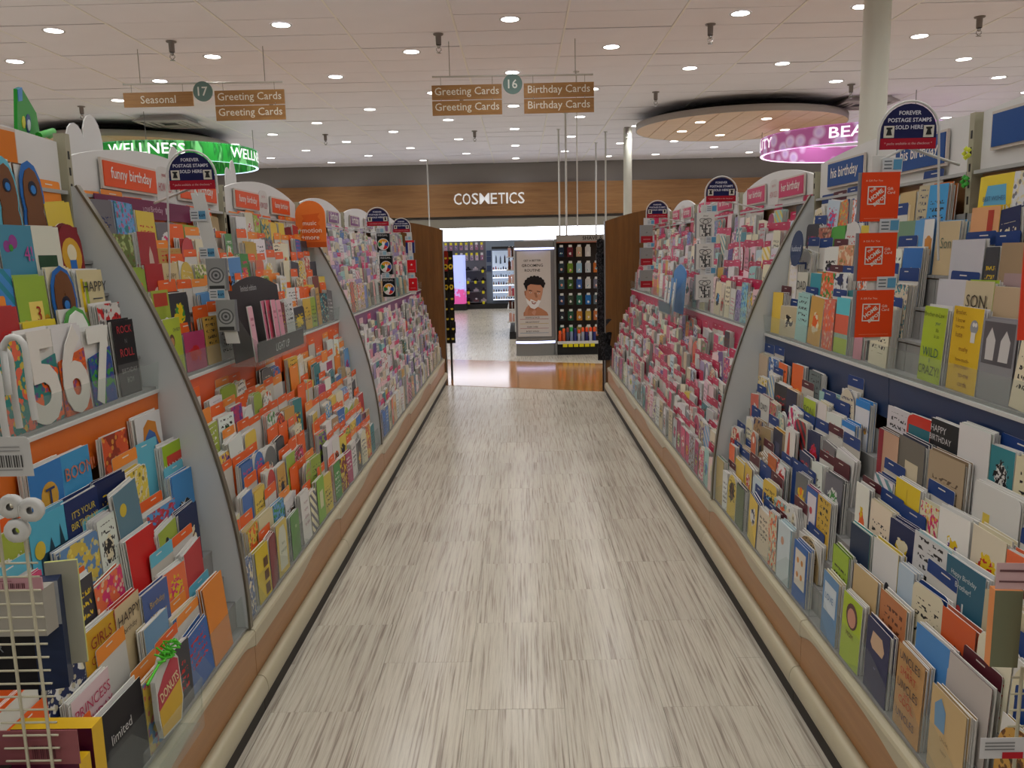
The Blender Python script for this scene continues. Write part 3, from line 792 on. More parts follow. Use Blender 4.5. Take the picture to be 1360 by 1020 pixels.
# ------------------------------------------------------------------ cards
TYPES = [((0, 0, 1, 0), 5, 'lettering'), ((0, 1, 0, 0), 4, 'round motif'), ((1, 0, 0, 0), 4, 'speckled picture'), ((0, 1, 1, 0), 2, 'motif and lettering'), ((0, 0, 0, 1), 1, 'slanted stripes'), ((0, 0, 0, 0), 2, 'plain front')]
def wpick(lst):
    t = sum(x[1] for x in lst); r = rnd() * t
    for x in lst:
        r -= x[1]
        if r <= 0: return x
    return lst[-1]
MOTIF = ['red', 'teal', 'yellow', 'hotpink', 'green', 'navy', 'orange', 'brown', 'purple', 'cream', 'white', 'skyblue']
def jitter(c, a=.10):
    g = (c[0] + c[1] + c[2]) / 3; c = tuple(x * .86 + g * .14 for x in c); k = 1 + ru(-a, a); return tuple(min(.9, max(.005, x * k * (1 + ru(-.06, .06)))) for x in c)
def card_body(mb, fr, w, h, a, shape='rect', t=.0035, d=0.0, side='d8d6d0', fold=True):
    o = {'rect': lambda: rect(w, h), 'round': lambda: roundtop(w, h, .02), 'arch': lambda: roundtop(w, h, w / 2, 6)}[shape]()
    slab(mb, fr, o, t, a, side=solid(side), d=d)
def tab_body(mb, fr, w, h, color, band=.035, d=0.0, body='c9c7c0', ink=True):
    """pocket divider: coloured header on a pale sheet"""
    o = roundtop(w, h, .006, 2)
    slab(mb, fr, o, .0012, solid(nc(body)), d=d)
    P, ex, ez, n = fr
    ob = [(x, z) for x, z in o if z > .001]; ob = [(w / 2, h - band)] + ob + [(-w / 2, h - band)]
    mb.face([P + ex * x + ez * z + n * (d + .0006) for x, z in ob], PRINT, [(.5, .02)] * len(ob), solid(nc(color)))
    if ink: x_ = ru(-.3, .0) * w; quad(mb, fr, x_, x_ + w * ru(.2, .35), h - .0125, h - .0095, solid('d8d4cc' if color not in ('white', 'palepink') else '888888'), d=d + .001)

def words(n): return {'b81e4c': 'crimson', 'c02a58': 'rose red', 'a81844': 'deep crimson', 'brightblue': 'bright blue', 'paleblue': 'pale blue', 'lightteal': 'pale teal', 'darkgreen': 'dark green', 'darkblue': 'dark blue', 'darkred': 'dark red', 'skyblue': 'sky blue', 'palepink': 'pale pink', 'hotpink': 'hot pink', 'lightorange': 'light orange'}.get(n, n)

HEROES = []
def H(s, d, k, y, w, h, col, cb='', cc='', label='', ty=(0, 0, 0, 0), num=None, out=None, numc=None, back=None, shape='rect', sh=None, txt=None, nst=3, scol=None, tab=None, lean=0.0, dt=0.0, du=0.0, lab2=0, ink2=0):
    if any(a['s'] == s and a['row'] == (d, k) and a['y'] == y for a in HEROES): y += .01
    p = dict(s=s, row=(d, k), y=y, w=w, h=h, col=col, cb=cb or 'grey', cc=cc or 'black', ty=ty, tyn='printed front', shape=shape, label=label, txt=txt or [], nst=nst, tab=tab, dt=dt, du=du, sh=sh or [], num=num, out=out, numc=numc, back=back)
    if scol: p['scol'] = scol
    if lean: p['lean'] = lean
    HEROES.append(p)
H(-1,'U',4,2.136,.10,.25,'brown','', num='8', out='blue', label='brown number eight card with a blue outline, standing high in the nearest left rack', nst=3)
H(-1,'U',4,2.029,.09,.25,'brown','', num='8', out='aqua', label='second brown number eight card half cut off by the left edge of the view', nst=2)
H(-1,'U',3,2.197,.115,.19,'darkred','', shape='arch', sh=[('d',.0,.56,.42,'gold'),('r',-.3,.3,.1,.5,'gold'),('d',0,.6,.2,'cream'),('r',-.14,.14,.2,.5,'blue'),('d',0,.2,.1,'red')], label='arched red card with gold glitter oval and a small figure, beside the first curved divider')
H(-1,'U',3,1.986,.14,.18,'4487a0','', txt=[('4!',.25,.62,.2,'b04a90')], sh=[('d',-.3,.72,.1,'8a3f86'),('d',-.12,.78,.12,'8a3f86'),('d',-.2,.7,.06,'green'),('d',-.3,.12,.13,'c03a7a'),('d',.02,.14,.15,'c42a6a'),('d',.3,.1,.12,'3f8f5a')], label='blue glitter butterfly card for age four, upper nearest left rack', nst=4)
H(-1,'U',3,2.111,.12,.18,'cfd0c0','', sh=[('r',-.4,.3,.4,.6,'darkgreen'),('r',-.5,.5,0,.3,'6aa83a')], label='white card with green blocks below the brown number eight')
H(-1,'U',2,1.958,.13,.15,'8fae3c','', txt=[('3',.1,.4,.25,'a03020')], sh=[('r',-.15,.3,.2,.6,'e6cf6a'),('d',-.32,.25,.09,'gold'),('d',.38,.3,.09,'gold')], lab2=1, label='lime green card with a cake for age three, left nearest rack', ink2=1)
H(-1,'U',2,2.095,.105,.17,'brown','', num='0', out='blue', label='brown number nine card with a blue outline, low in front of the arched card', nst=2)
H(-1,'U',2,2.233,.125,.16,'c9bd93','', txt=[('HAPPY',.12,.72,.17,'333333')], sh=[('r',-.4,-.3,.3,.85,'yellow'),('r',-.25,-.15,.35,.8,'lime'),('r',0,.4,.35,.38,'555555'),('r',0,.4,.5,.52,'555555')], label='cream card reading HAPPY with yellow candles beside the first divider', nst=4)
H(-1,'U',1,1.915,.14,.14,'d8c22e','', sh=[('r',-.3,.1,.1,.8,'cfd8dc'),('d',.3,.4,.2,'2b6fae'),('d',.26,.48,.06,'white')], label='yellow spiral-bound card with a blue bird, nearest left rack', nst=5)
H(-1,'U',1,2.073,.12,.16,'white','', num='0', out='4f9a46', numc='dfe3dc', label='white and green number card beside the comic card in the nearest left rack', nst=2)
H(-1,'U',1,2.248,.12,.16,'c6c4be','red','black',ty=(1,0,0,0), label='black and white comic print card next to the first divider', nst=4)
H(-1,'U',0,1.806,.13,.215,'white','', num='5', numc='d6d2ca', back='2f7d78', label='large white number five card behind the acrylic lip, nearest left rack', nst=4)
H(-1,'U',0,1.954,.13,.215,'white','', num='6', numc='d6d2ca', back='c2582a', label='large white number six card behind the acrylic lip, nearest left rack', nst=4)
H(-1,'U',0,2.101,.12,.20,'white','', num='7', numc='d6d6ce', back='274a8c', label='large white number seven card with green trim, nearest left rack', nst=4)
H(-1,'U',0,2.243,.115,.205,'191a1c','', txt=[('ROCK',0,.88,.10,'b03038'),('N',0,.72,.06,'6a6a6a'),('ROLL',0,.57,.11,'b03038'),('BIRTHDAY',0,.33,.06,'9a9a98'),('BOY',0,.2,.07,'9a9a98')], sh=[('r',-.5,.5,0,.42,'474747')], label='black rock n roll birthday card with red letters beside the first divider')
H(-1,'U',0,1.722,.12,.2,'2f7d78','coral','yellow',ty=(1,0,0,0), label='teal patterned number card at the left edge behind the white hooks')
H(-1,'L',6,2.247,.15,.20,'cccccc','', sh=[('poly',[(-.38,0),(.42,0),(.42,.5),(.3,.72),(.28,.85),(-.02,.92),(-.22,.83),(-.25,.68),(-.38,.5)],'c07a2a'),('poly',[(-.28,.02),(.33,.02),(.33,.48),(.2,.7),(0,.78),(-.18,.68),(-.28,.48)],'3a62a0'),('d',.02,.38,.25,'b5302a'),('r',-.22,.27,.0,.3,'b5302a')], label='white card with a red and blue arched castle gate picture beside the first divider', nst=3)
H(-1,'L',6,2.047,.13,.19,'c8502a','8a3020','e0a040',ty=(1,0,0,0), label='orange and red portrait card left of the castle gate card', nst=2)
H(-1,'L',5,2.321,.14,.185,'93b31f','', sh=[('r',-.34,.36,.45,.82,'c03a2c')], txt=[('WARNING',0,.63,.14,'e8e0d8')], label='lime green card with red WARNING box beside the first divider', nst=7)
H(-1,'L',6,1.850,.13,.19,'3c8fc0','', sh=[('r',-.35,.0,.02,.5,'c8384a'),('d',-.2,.4,.07,'white')], txt=[('BOOM!',.1,.75,.16,'c07050')], label='blue cartoon card with a red box and coral lettering, nearest left rack', nst=5)
H(-1,'L',6,1.735,.13,.19,'3276b8','', sh=[('d',.05,.6,.26,'c99a3a'),('d',-.2,.25,.18,'6a7c84')], txt=[('T',.05,.6,.22,'2a3a66')], label='blue card with a yellow T disc, nearest left rack beside the white hooks', nst=5)
H(-1,'L',5,1.813,.14,.18,'1b2d5e','', txt=[("IT'S YOUR",0,.8,.09,'c9b43a'),('BIRTHDAY!',0,.66,.09,'c9b43a')], label='navy card with yellow slanted lettering, nearest left rack', nst=5)
H(-1,'L',5,1.678,.15,.18,'4fa8c4','', sh=[('r',-.3,.5,0,.55,'17394a'),('poly',[(-.1,.5),(0,.7),(.08,.5)],'17394a'),('poly',[(.2,.5),(.25,.8),(.35,.5)],'17394a'),('d',-.3,.62,.13,'c9b23a')], label='cyan card with a dark skyline and yellow oval, nearest left rack', nst=6)
H(-1,'L',4,1.733,.15,.18,'5d84b0','c9b04a','e0d060',ty=(1,0,0,0), label='blue card with yellow blobs, nearest left rack centre', nst=6)
H(-1,'L',4,1.988,.12,.24,'5a7c8c','', sh=[('d',-.2,.78,.14,'c9b23a'),('r',-.5,.5,0,.35,'20304a')], label='tall slate blue card with a yellow oval standing above its neighbours', lean=.12, nst=2)
H(-1,'L',3,1.974,.15,.20,'c2201f','', label='plain bright red envelope sticking up in the nearest left rack', dt=.06)
H(-1,'L',2,1.892,.13,.16,'4a5f94','', txt=[('Birthday',.0,.75,.13,'b99a4a'),('Wishes',.0,.55,.12,'b99a4a')], label='slate blue birthday card with gold lettering below the red envelope', du=-.012)
H(-1,'L',2,1.675,.14,.18,'c99a24','', txt=[('GIRLS',0,.82,.14,'8a2418'),('CAN DO',0,.62,.10,'8a2418'),('anything!',0,.45,.10,'8a2418')], label='mustard card lettered GIRLS in dark red, nearest left rack', nst=5)
H(-1,'L',2,1.798,.12,.18,'c8b48e','', txt=[('HAPPY',0,.8,.14,'3a2a20'),('birthday',0,.62,.1,'3a2a20')], label='kraft card with brown HAPPY lettering and red edges', scol='c04030', nst=7)
H(-1,'L',1,1.872,.13,.18,'6a92b4','', sh=[('r',.0,.45,.2,.7,'c99a3a'),('d',-.15,.4,.2,'a8b0b8')], label='pale blue cartoon card with a yellow sign, nearest left rack', nst=4)
H(-1,'L',1,1.564,.15,.18,'d0b8bc','', txt=[('PRINCESS',0,.8,.13,'b03058'),('BIRTHDAY',0,.6,.12,'b03058')], label='white card with repeated dark pink lettering beside the wire spinner', nst=7)
H(-1,'L',0,1.626,.17,.20,'1d1b22','', txt=[('limited',-.1,.66,.11,'c4c4c4')], label='black header card printed limited at the bottom of the nearest left rack', nst=2)
H(-1,'L',0,2.195,.14,.23,'d9822c','', label='big plain orange envelope at the front of the nearest left rack', dt=.05, nst=3, scol='e08a30')
H(-1,'L',1,2.358,.13,.19,'d4681f','', label='dark orange envelope behind the big plain one by the first divider', nst=3, scol='d4681f')
H(-1,'L',0,2.416,.07,.19,'6c7c9c','cream','navy',ty=(1,0,0,0), label='narrow blue and cream card just before the first divider foot')
H(-1,'L',0,2.588,.12,.18,'d2b82a','', sh=[('r',.05,.4,.05,.25,'5a3a20'),('r',.05,.4,.32,.5,'5a3a20'),('r',.05,.4,.57,.75,'5a3a20')], label='yellow card with brown panels just past the first divider foot', nst=4)
H(-1,'L',0,2.808,.12,.19,'c9b45a','', sh=[('poly',[(-.35,.1),(.35,.1),(.35,.75),(.2,.92),(-.2,.92),(-.35,.75)],'c8ccb8')], txt=[('for a',0,.6,.06,'4a6a4a'),('great guy',0,.45,.07,'4a6a4a')], label='yellow card with a pale lettered panel in the lowest tier past the first divider')
H(-1,'L',0,2.979,.12,.17,'5f8d4f','', txt=[('fun',0,.7,.08,'c8d8b0')], label='mid green card with small pale lettering in the lowest tier', nst=3)
H(-1,'L',0,3.143,.12,.2,'d6d6d2','', txt=[('I\'m good',0,.8,.07,'8a4058'),('at going',0,.66,.07,'8a4058'),('all out',0,.52,.07,'8a4058'),('for cake',0,.38,.07,'8a4058')], label='white card with plum handwriting in the lowest tier of the funny rack')
H(-1,'L',0,3.389,.12,.19,'7fae3e','', sh=[('r',-.2,.25,.3,.7,'c9c9a0')], label='lime card with cream square at the front of the funny rack')
H(-1,'L',1,2.744,.15,.16,'cfc49a','', nst=10, scol='cfc49a', label='fat stack of cream scalloped cards in the second tier of the funny rack')
H(-1,'U',0,2.558,.13,.185,'a9bb3c','', sh=[('d',-.1,.62,.16,'5a4030'),('d',-.1,.6,.11,'b8845a')], txt=[('OH BOY',.2,.8,.06,'444444')], label='lime cartoon girl card just past the first divider, upper tier', nst=3)
H(-1,'U',1,2.578,.12,.18,'9aab3c','', sh=[('r',-.4,.4,.72,.95,'b0402c'),('d',-.2,.4,.15,'d8d8d0'),('d',.2,.42,.15,'d8d8d0')], label='olive green card with red caption and two speech bubbles')
H(-1,'U',3,2.685,.14,.18,'9c2024','', sh=[('poly',[(-.1,0),(.35,0),(.2,.6),(.1,.75),(0,.6)],'c9b0a0')], label='dark red card with a hound face, highest left tiers past the divider', nst=7, scol='d8d4d0')
H(-1,'U',2,2.636,.13,.17,'a32125','', sh=[('d',.05,.4,.22,'c9b0a0')], label='dark red hound card one tier below its twin', nst=5)
H(-1,'U',2,2.732,.12,.17,'c9b78a','', txt=[('HAPPY',0,.75,.1,'5a4a30'),('BIRTHDAY',0,.6,.07,'5a4a30')], label='tan card with small brown lettering beside the dark red hound card')
H(-1,'U',3,2.519,.13,.17,'5f7032','a0b070','brown',ty=(1,0,0,0), label='mossy green picture card near the top of the funny rack')
H(1,'U',4,2.336,.13,.17,'2a2440','', txt=[('HAPPY',0,.38,.28,'e0e0d8')], sh=[], label='dark navy card reading HAPPY in pale letters, top tier nearest right rack', nst=5)
H(1,'U',4,2.498,.12,.17,'3f98d0','', ty=(0,0,1,0), label='sky blue card with blue block lettering, top right tier', nst=4, scol='c06a2a')
H(1,'U',4,2.199,.15,.17,'e0c83a','', sh=[('poly',[(-.32,.1),(.3,.1),(.36,.5),(.3,.85),(-.25,.85),(-.34,.5)],'5fa8cc')], txt=[('BEST WISHES',0,.65,.07,'3a5a7c'),('BROTHER',0,.35,.1,'3a5a7c')], label='yellow card with a blue speech panel, top tier nearest right rack', nst=5)
H(1,'U',4,2.688,.11,.16,'c0a878','', sh=[('r',-.25,.25,.1,.75,'d2c098')], label='kraft tag card near the top of the right rack', nst=6, scol='b59a6c')
H(1,'U',3,2.540,.12,.16,'6f8f74','', label='grey green card behind the gift card strip')
H(1,'U',3,2.470,.12,.16,'5c98cc','', sh=[('r',.0,.5,.0,1,'d4d6d4'),('r',.1,.45,.35,.65,'c8863a'),('d',.28,.6,.14,'c8863a')], label='blue and white card with an orange truck, upper nearest right rack', nst=4)
H(1,'U',3,2.355,.13,.15,'c4b08a','', txt=[('Son',0,.6,.2,'5a6a5a')], label='kraft card with script lettering beside the orange truck card', nst=6, scol='5aa0d0')
H(1,'U',3,2.173,.13,.18,'d8a070','', sh=[('d',.2,.4,.22,'b03a2a'),('r',.1,.3,.5,.95,'b03a2a')], label='peach card with a red lobster, upper nearest right rack', nst=5, scol='yellow')
H(1,'U',2,2.483,.12,.17,'2c6cb4','', sh=[('d',0,.35,.44,'e0b83a'),('d',0,.33,.36,'c8503a'),('d',0,.30,.28,'2f80c8')], label='blue rainbow card in the upper tiers of the right rack')
H(1,'U',2,2.347,.13,.18,'9a9c90','', sh=[('d',0,.45,.27,'c6a67a')], txt=[('Son',0,.45,.1,'5a4030')], label='grey card with a round wooden Son disc, upper nearest right rack', nst=2)
H(1,'U',2,2.181,.16,.19,'bcbcc2','', label='empty white pocket sheet under a wide blue header, upper right rack', tab='darkblue', nst=1)
H(1,'U',2,1.964,.13,.18,'a08a6c','', sh=[('r',-.3,.3,.1,.6,'a89090')], label='brown kraft card with a mauve octopus panel at the right edge', nst=4, scol='a08a6c')
H(1,'U',1,2.354,.14,.18,'5c8a86','a8b4a8','4a6a64',ty=(1,0,0,0), label='sea green photo card below the rainbow card', nst=7, scol='3f7f78')
H(1,'U',1,2.150,.14,.18,'c2c2c8','', label='blank white pocket sheet with blue top left of the SON card', tab='darkblue', nst=1)
H(1,'U',1,2.032,.13,.18,'c8bc9a','', txt=[('SON.',0,.72,.18,'4a4234')], label='cream card reading SON. in dark pen letters', nst=5, scol='9ab830')
H(1,'U',1,1.920,.13,.17,'b8a284','', label='plain kraft card right of the SON card', nst=3)
H(1,'U',0,2.183,.125,.20,'a9c02e','', txt=[('Brother-in-Law',0,.9,.06,'4a5a1a'),('your',.2,.78,.05,'2f5a5a'),('life',.2,.7,.05,'4a5a1a'),('is so',.2,.62,.05,'4a5a1a'),('WILD',0,.40,.12,'2f5a5a'),('&',0,.29,.05,'2f5a5a'),('CRAZY!',0,.16,.12,'4a5a1a')], label='tall lime green card reading WILD and CRAZY behind the right acrylic lip', nst=4)
H(1,'U',0,2.022,.135,.21,'d9b42a','', txt=[('Brother,',-.2,.93,.055,'6a3020'),('I know',-.2,.84,.05,'6a3020'),('how you',-.2,.76,.05,'6a3020'),('hate',-.2,.67,.06,'6a3020'),('mushy',.0,.5,.07,'7a2418'),('how-much-',0,.38,.045,'6a3020'),('you-mean-',0,.29,.05,'6a3020'),('to-me',.1,.2,.05,'6a3020'),('cards.',.1,.1,.06,'6a3020')], sh=[('d',.24,.78,.13,'8f9498'),('d',.22,.81,.04,'white'),('d',.3,.81,.04,'white'),('r',.17,.31,.6,.72,'d6d6d0')], label='tall yellow Brother card with a grey bug behind the right acrylic lip', nst=3, scol='d8d8dc')
H(1,'U',0,1.882,.13,.19,'8d8d90','', sh=[('r',-.46,.46,.45,.97,'5a585c'),('poly',[(-.35,.5),(-.1,.5),(-.08,.75),(-.22,.9),(-.36,.75)],'c4c2c0'),('poly',[(.05,.5),(.33,.5),(.36,.75),(.22,.88),(.08,.75)],'c4c2c0')], label='black and white photo card of two pale puppies, bottom upper tier at right', nst=3)
H(1,'U',0,2.799,.115,.19,'5cc0cc','', sh=[('r',-.5,.5,.0,.28,'a9c03a'),('r',-.5,.5,.28,.36,'8fb0a0'),('r',-.5,.5,.36,.7,'d8654a')], label='card striped turquoise, coral and lime behind the right lip', nst=3)
H(1,'U',0,2.653,.06,.17,'d08a9a','', shape='arch', label='slim pink bear shaped card behind the right lip', nst=2)
H(1,'U',0,2.384,.15,.19,'47898a','c8a08a','8a5a4a',ty=(0,1,0,0), label='teal painted portrait card left of the lime WILD card', nst=6, scol='4f9a98')
H(1,'U',1,3.323,.12,.17,'c8c6b8','', txt=[('DAD',0,.7,.2,'3a3a3a')], label='off-white card reading DAD in the upper right tiers', nst=3)
H(1,'U',1,3.172,.12,.17,'2f90a0','', label='plain teal card beside the off-white DAD card', nst=4, scol='gold')
H(1,'U',3,3.164,.14,.16,'4c9a3c','', shape='round', label='leafy green card near the top of the second blue rack')
H(1,'U',3,3.242,.14,.16,'a8604a','5a3a2a','d8b090',ty=(1,0,0,0), label='terracotta picture card below the leafy green card')
H(1,'U',2,2.987,.13,.18,'c88a64','d8c0a0','5a7a3a',ty=(1,0,0,0), label='peach nature print card left of the top red gift card')
H(1,'U',2,2.679,.12,.17,'4a4038','', label='dark brown card half hidden by the gift card strip')
H(1,'L',6,1.895,.14,.185,'26282a','', txt=[('HAPPY',-.2,.88,.09,'c8c8c8'),('BIRTHDAY',-.12,.75,.08,'c8c8c8'),('to you',-.2,.62,.06,'c8c8c8')], sh=[('poly',[(.05,0),(.45,0),(.45,.3),(.3,.45),(.1,.42)],'8fb82a')], label='black HAPPY BIRTHDAY card with a lime hand, top lower tier at right', nst=9, scol='c8cace')
H(1,'L',6,2.074,.13,.17,'c8392c','', sh=[('r',-.42,.42,.1,.85,'2f6f7c')], txt=[('HAPPY',0,.65,.08,'9ac8cc')], shape='round', label='red bordered teal card in the top lower tier of the right rack', nst=6, scol='d8352c')
H(1,'L',6,2.324,.12,.18,'c2b48c','', nst=9, scol='7f8a4a', label='cream card with olive edges in a thick stack, top lower tier at right')
H(1,'L',5,2.299,.12,.18,'c2b48c','', nst=9, scol='7f8a4a', label='cream card with olive edges one tier below its twin stack')
H(1,'L',6,2.223,.13,.17,'c6c2c6','', nst=3, label='pale lilac white card right of the olive edged stack', ty=(0,0,1,0))
H(1,'L',6,1.873,.13,.2,'d6d4d2','', nst=5, label='blank white insert sheet rising above the top lower tier', dt=-.02)
H(1,'L',5,2.112,.15,.20,'6f6a60','', sh=[('r',-.2,.3,.1,.7,'c8bca0'),('d',.05,.35,.13,'8a6a3a')], label='grey brown card with a framed brown figure, middle lower tier at right', nst=4, scol='3a3f50')
H(1,'L',5,1.937,.16,.20,'a8957a','','5a4a38',ty=(0,0,1,0), label='kraft floral card with dark edges, middle lower tier at right', nst=8, scol='8a765c')
H(1,'L',5,2.227,.13,.19,'c09a80','', sh=[('r',-.5,-.25,0,1,'8a1f30')], label='tan card with a crimson spine band in the right rack', nst=5, scol='5a4a44')
H(1,'L',5,1.722,.17,.18,'cfcfca','', shape='round', sh=[('d',-.1,.35,.14,'5a8ac0'),('r',-.25,-.1,.4,.65,'d8c050'),('d',.3,.22,.09,'3a4a7a'),('r',-.3,-.1,.05,.35,'5a8ac0')], label='white round-topped card with a blue unicorn, right edge of nearest rack', nst=6, scol='d4d4d0')
H(1,'L',4,2.062,.14,.18,'d8bc28','', sh=[('r',-.02,.0,.1,.9,'b89a20'),('d',-.2,.12,.1,'5a3a20'),('d',.3,.12,.1,'c0502a')], label='bright yellow double card with small flowers, right rack middle', nst=5, scol='d4d2cc')
H(1,'L',2,2.034,.14,.19,'d2d2d0','', sh=[('d',.0,.35,.16,'3a3a40'),('d',.15,.45,.09,'3a3a40'),('r',.0,.25,.1,.3,'3a3a40')], label='white card with a small black bear, middle of the right rack', nst=4, scol='d8c040')
H(1,'L',3,1.873,.15,.18,'c8c8c8','', ty=(0,0,1,0), label='pale grey embossed card right of the yellow double card', nst=5, scol='aac8cc')
H(1,'L',3,1.712,.15,.18,'2f6076','', txt=[('Happy Birthday',0,.82,.08,'c8d0d0'),('Brother!',0,.7,.07,'c8d0d0')], sh=[('d',-.1,.4,.06,'b03a3a'),('d',.1,.3,.07,'b03a3a'),('r',-.02,.02,.05,.5,'c8d0d0')], label='dark teal Happy Birthday card with red flowers, right rack', nst=4, scol='d0d4d6')
H(1,'L',0,1.755,.13,.20,'b98e5a','', txt=[('UNCLES',0,.9,.10,'2a2a3a'),('are',0,.81,.05,'b5402a'),('SMART.',0,.72,.09,'b5402a'),('UNCLES',0,.56,.10,'2a2a3a'),('are',0,.47,.05,'b5402a'),('COOL.',0,.38,.09,'b5402a'),('UNCLES',0,.2,.09,'4a4a5a')], label='kraft card lettered UNCLES in navy and red at the front of the right rack', nst=7, scol='b08a5c')
H(1,'L',0,1.583,.14,.19,'c4a878','', sh=[('poly',[(-.35,.55),(-.05,.55),(-.05,.8),(-.2,.92),(-.38,.8)],'6a94b8')], txt=[('Uncle,',0,.48,.06,'7a6a4a'),('happy',0,.35,.05,'7a6a4a')], label='tan card with a small blue elephant at the front of the right rack', nst=6, scol='b59a6c')
H(1,'L',0,1.924,.13,.19,'262a52','', sh=[('poly',[(-.3,.68),(-.2,.62),(.25,.62),(.32,.72),(.2,.86),(-.22,.86)],'c8a88a')], txt=[('dad',0,.4,.03,'8a8ab0')], label='dark navy card with a peach badge at the front of the right rack', nst=4, scol='2a3058')
H(1,'L',0,2.085,.12,.19,'a8bf2e','', sh=[('d',0,.72,.3,'5a3a3a'),('d',0,.7,.22,'c8907a')], txt=[('MOM',0,.45,.07,'5a2a20')], label='lime green card with a brown portrait oval at the front of the right rack', nst=3, scol='d8d8d4')
H(1,'L',0,2.237,.12,.19,'5f8cb8','', sh=[('r',-.38,.38,.4,.85,'c8d4dc')], txt=[('LOVE',0,.65,.1,'4a7aa8')], label='blue card with a pale lettered panel at the front of the right rack', nst=4, scol='d4c8a0')
H(1,'L',0,2.477,.12,.19,'2a62a8','', sh=[('r',-.36,.4,.25,.88,'d8d2c4'),('d',-.15,.7,.08,'c8863a'),('d',.15,.7,.08,'c8863a'),('d',-.15,.45,.08,'c8863a'),('d',.15,.45,.08,'c8863a')], label='blue card with a white panel of orange faces at the front of the right rack', nst=9, scol='2f68b0')
H(1,'L',2,2.491,.10,.18,'2a5aa0','', sh=[('r',-.36,.4,.3,.9,'d8d2d8'),('d',0,.6,.12,'c8505a')], label='blue card with white dotted panel one tier above the orange faces card', nst=5, scol='8a2a5a')
H(1,'L',1,2.247,.12,.18,'9cba38','', ty=(0,0,1,0), label='lime green scribbled card in the second tier of the right rack', nst=7, scol='7a9a3a')
H(1,'L',1,2.084,.14,.18,'c4aa7c','', label='plain tan card in the second tier of the right rack', nst=2)
H(1,'L',1,1.914,.14,.18,'b8764a','','5a3020',ty=(0,0,1,0), label='copper orange lettered card in the second tier of the right rack', nst=3, scol='d8c8a8')
H(1,'L',1,1.719,.14,.18,'4a86c4','', sh=[('d',.0,.55,.1,'c85a3a'),('d',-.2,.3,.12,'2a5a9c'),('d',.2,.25,.12,'c8703a')], label='blue cartoon card with orange shapes, second tier of the right rack', nst=3, scol='2f80c4')
H(1,'L',1,1.574,.16,.18,'b8b0aa','', tab='maroon', nst=1, label='white pocket sheet with a maroon header, second tier of the right rack')
H(1,'L',2,1.672,.13,.16,'c8582a','', ty=(0,1,0,0), label='burnt orange card beside the hanging green boxes', nst=3)
H(1,'L',2,2.472,.12,.18,'c8a43a','', ty=(0,0,1,0), label='mustard lettered card in the third tier of the right rack', nst=3, scol='d8d8d4')
H(1,'L',2,2.302,.12,.18,'d2d2cc','', ty=(0,0,1,0), label='white card of small print beside the mustard lettered card', nst=3)
H(1,'L',2,2.193,.12,.18,'24344e','', sh=[('d',-.15,.35,.13,'3f9aa0'),('d',.15,.3,.14,'c83a6a'),('d',-.1,.12,.12,'c0507a')], label='dark card with teal and pink balloons, right rack', nst=4, scol='3f9a94')
H(1,'L',3,2.906,.10,.22,'d6d4ce','', sh=[('poly',[(-.3,.45),(.1,.45),(-.05,.95),(-.15,.95)],'c0483a'),('r',-.35,.15,.4,.48,'a83a5a')], label='tall white card with a red cone of stripes, second blue rack', nst=2)
H(1,'L',2,3.010,.11,.18,'b8602c','', sh=[('r',-.35,.35,.1,.8,'c87038'),('d',0,.45,.26,'d8d0c4')], label='rust orange card with a white round bloom, second blue rack', nst=3, scol='b04a2a')
H(1,'L',6,3.281,.11,.16,'e06a34','', label='plain tangerine card in the top lower tier near the far divider', ty=(0,0,1,0), nst=2)
H(1,'L',6,3.103,.12,.18,'e0682c','', sh=[('d',.1,.3,.3,'e8a03a')], label='orange card with a yellow ball, top lower tier of the second blue rack', nst=3, scol='d8d4d0')
H(1,'L',6,2.918,.12,.18,'5f6c6c','', label='slate grey green card right of the orange ball card', nst=5, ty=(0,0,1,0), scol='4a5250')
H(1,'L',6,2.500,.10,.15,'d4d6dc','', sh=[('r',-.5,.5,.85,1,'2f80c8'),('d',.3,.4,.1,'e0a838')], txt=[('GIVE ME AN',-.1,.45,.12,'4a4a5a')], label='white and blue card reading GIVE ME AN, top lower tier', nst=4, scol='2f80c8')
H(1,'L',5,2.526,.10,.16,'d4d6dc','', sh=[('r',-.5,.5,.88,1,'2f80c8'),('d',.3,.6,.1,'e0a838'),('d',.3,.3,.1,'e0a838')], txt=[('GIVE ME AN',-.1,.65,.1,'4a4a5a'),('GIVE ME AN',-.1,.35,.1,'4a4a5a')], label='white and blue card reading GIVE ME AN twice, sixth lower tier', nst=4, scol='2f80c8')
H(1,'L',5,3.068,.12,.17,'2a2c44','', nst=9, scol='c89a30', label='dark studded gift card box with gold edges, sixth lower tier at right')
H(1,'L',5,2.875,.12,.17,'a8be38','', txt=[('SON',0,.75,.2,'5a6a20')], label='lime green card reading SON near the second blue rack', nst=3)
H(1,'L',3,3.040,.12,.19,'22243c','', sh=[('r',-.25,.25,.05,.75,'3a3f5c')], nst=9, scol='c89a30', label='dark studded box card with a chrome outline, fifth lower tier')
H(1,'L',4,3.313,.12,.19,'c8c8c2','', txt=[('DAD',0,.75,.14,'4a4a4a')], label='white card reading DAD beside the second blue rack divider', nst=5, scol='7a2430')
H(1,'L',0,3.550,.12,.2,'b8a878','', nst=8, scol='2f6f50', label='tan and green tags in a fan at the foot of the far right divider')
H(1,'L',0,3.213,.12,.17,'5f6f54','', nst=9, scol='3a4038', label='grey green photo card in a dark stack at the front of the right rack')
H(1,'L',0,2.656,.12,.20,'c4d2d6','', sh=[('d',-.1,.7,.12,'c89a80')], nst=9, scol='a8ccd8', label='pale blue white card in a thick pastel stack at the front of the right rack')
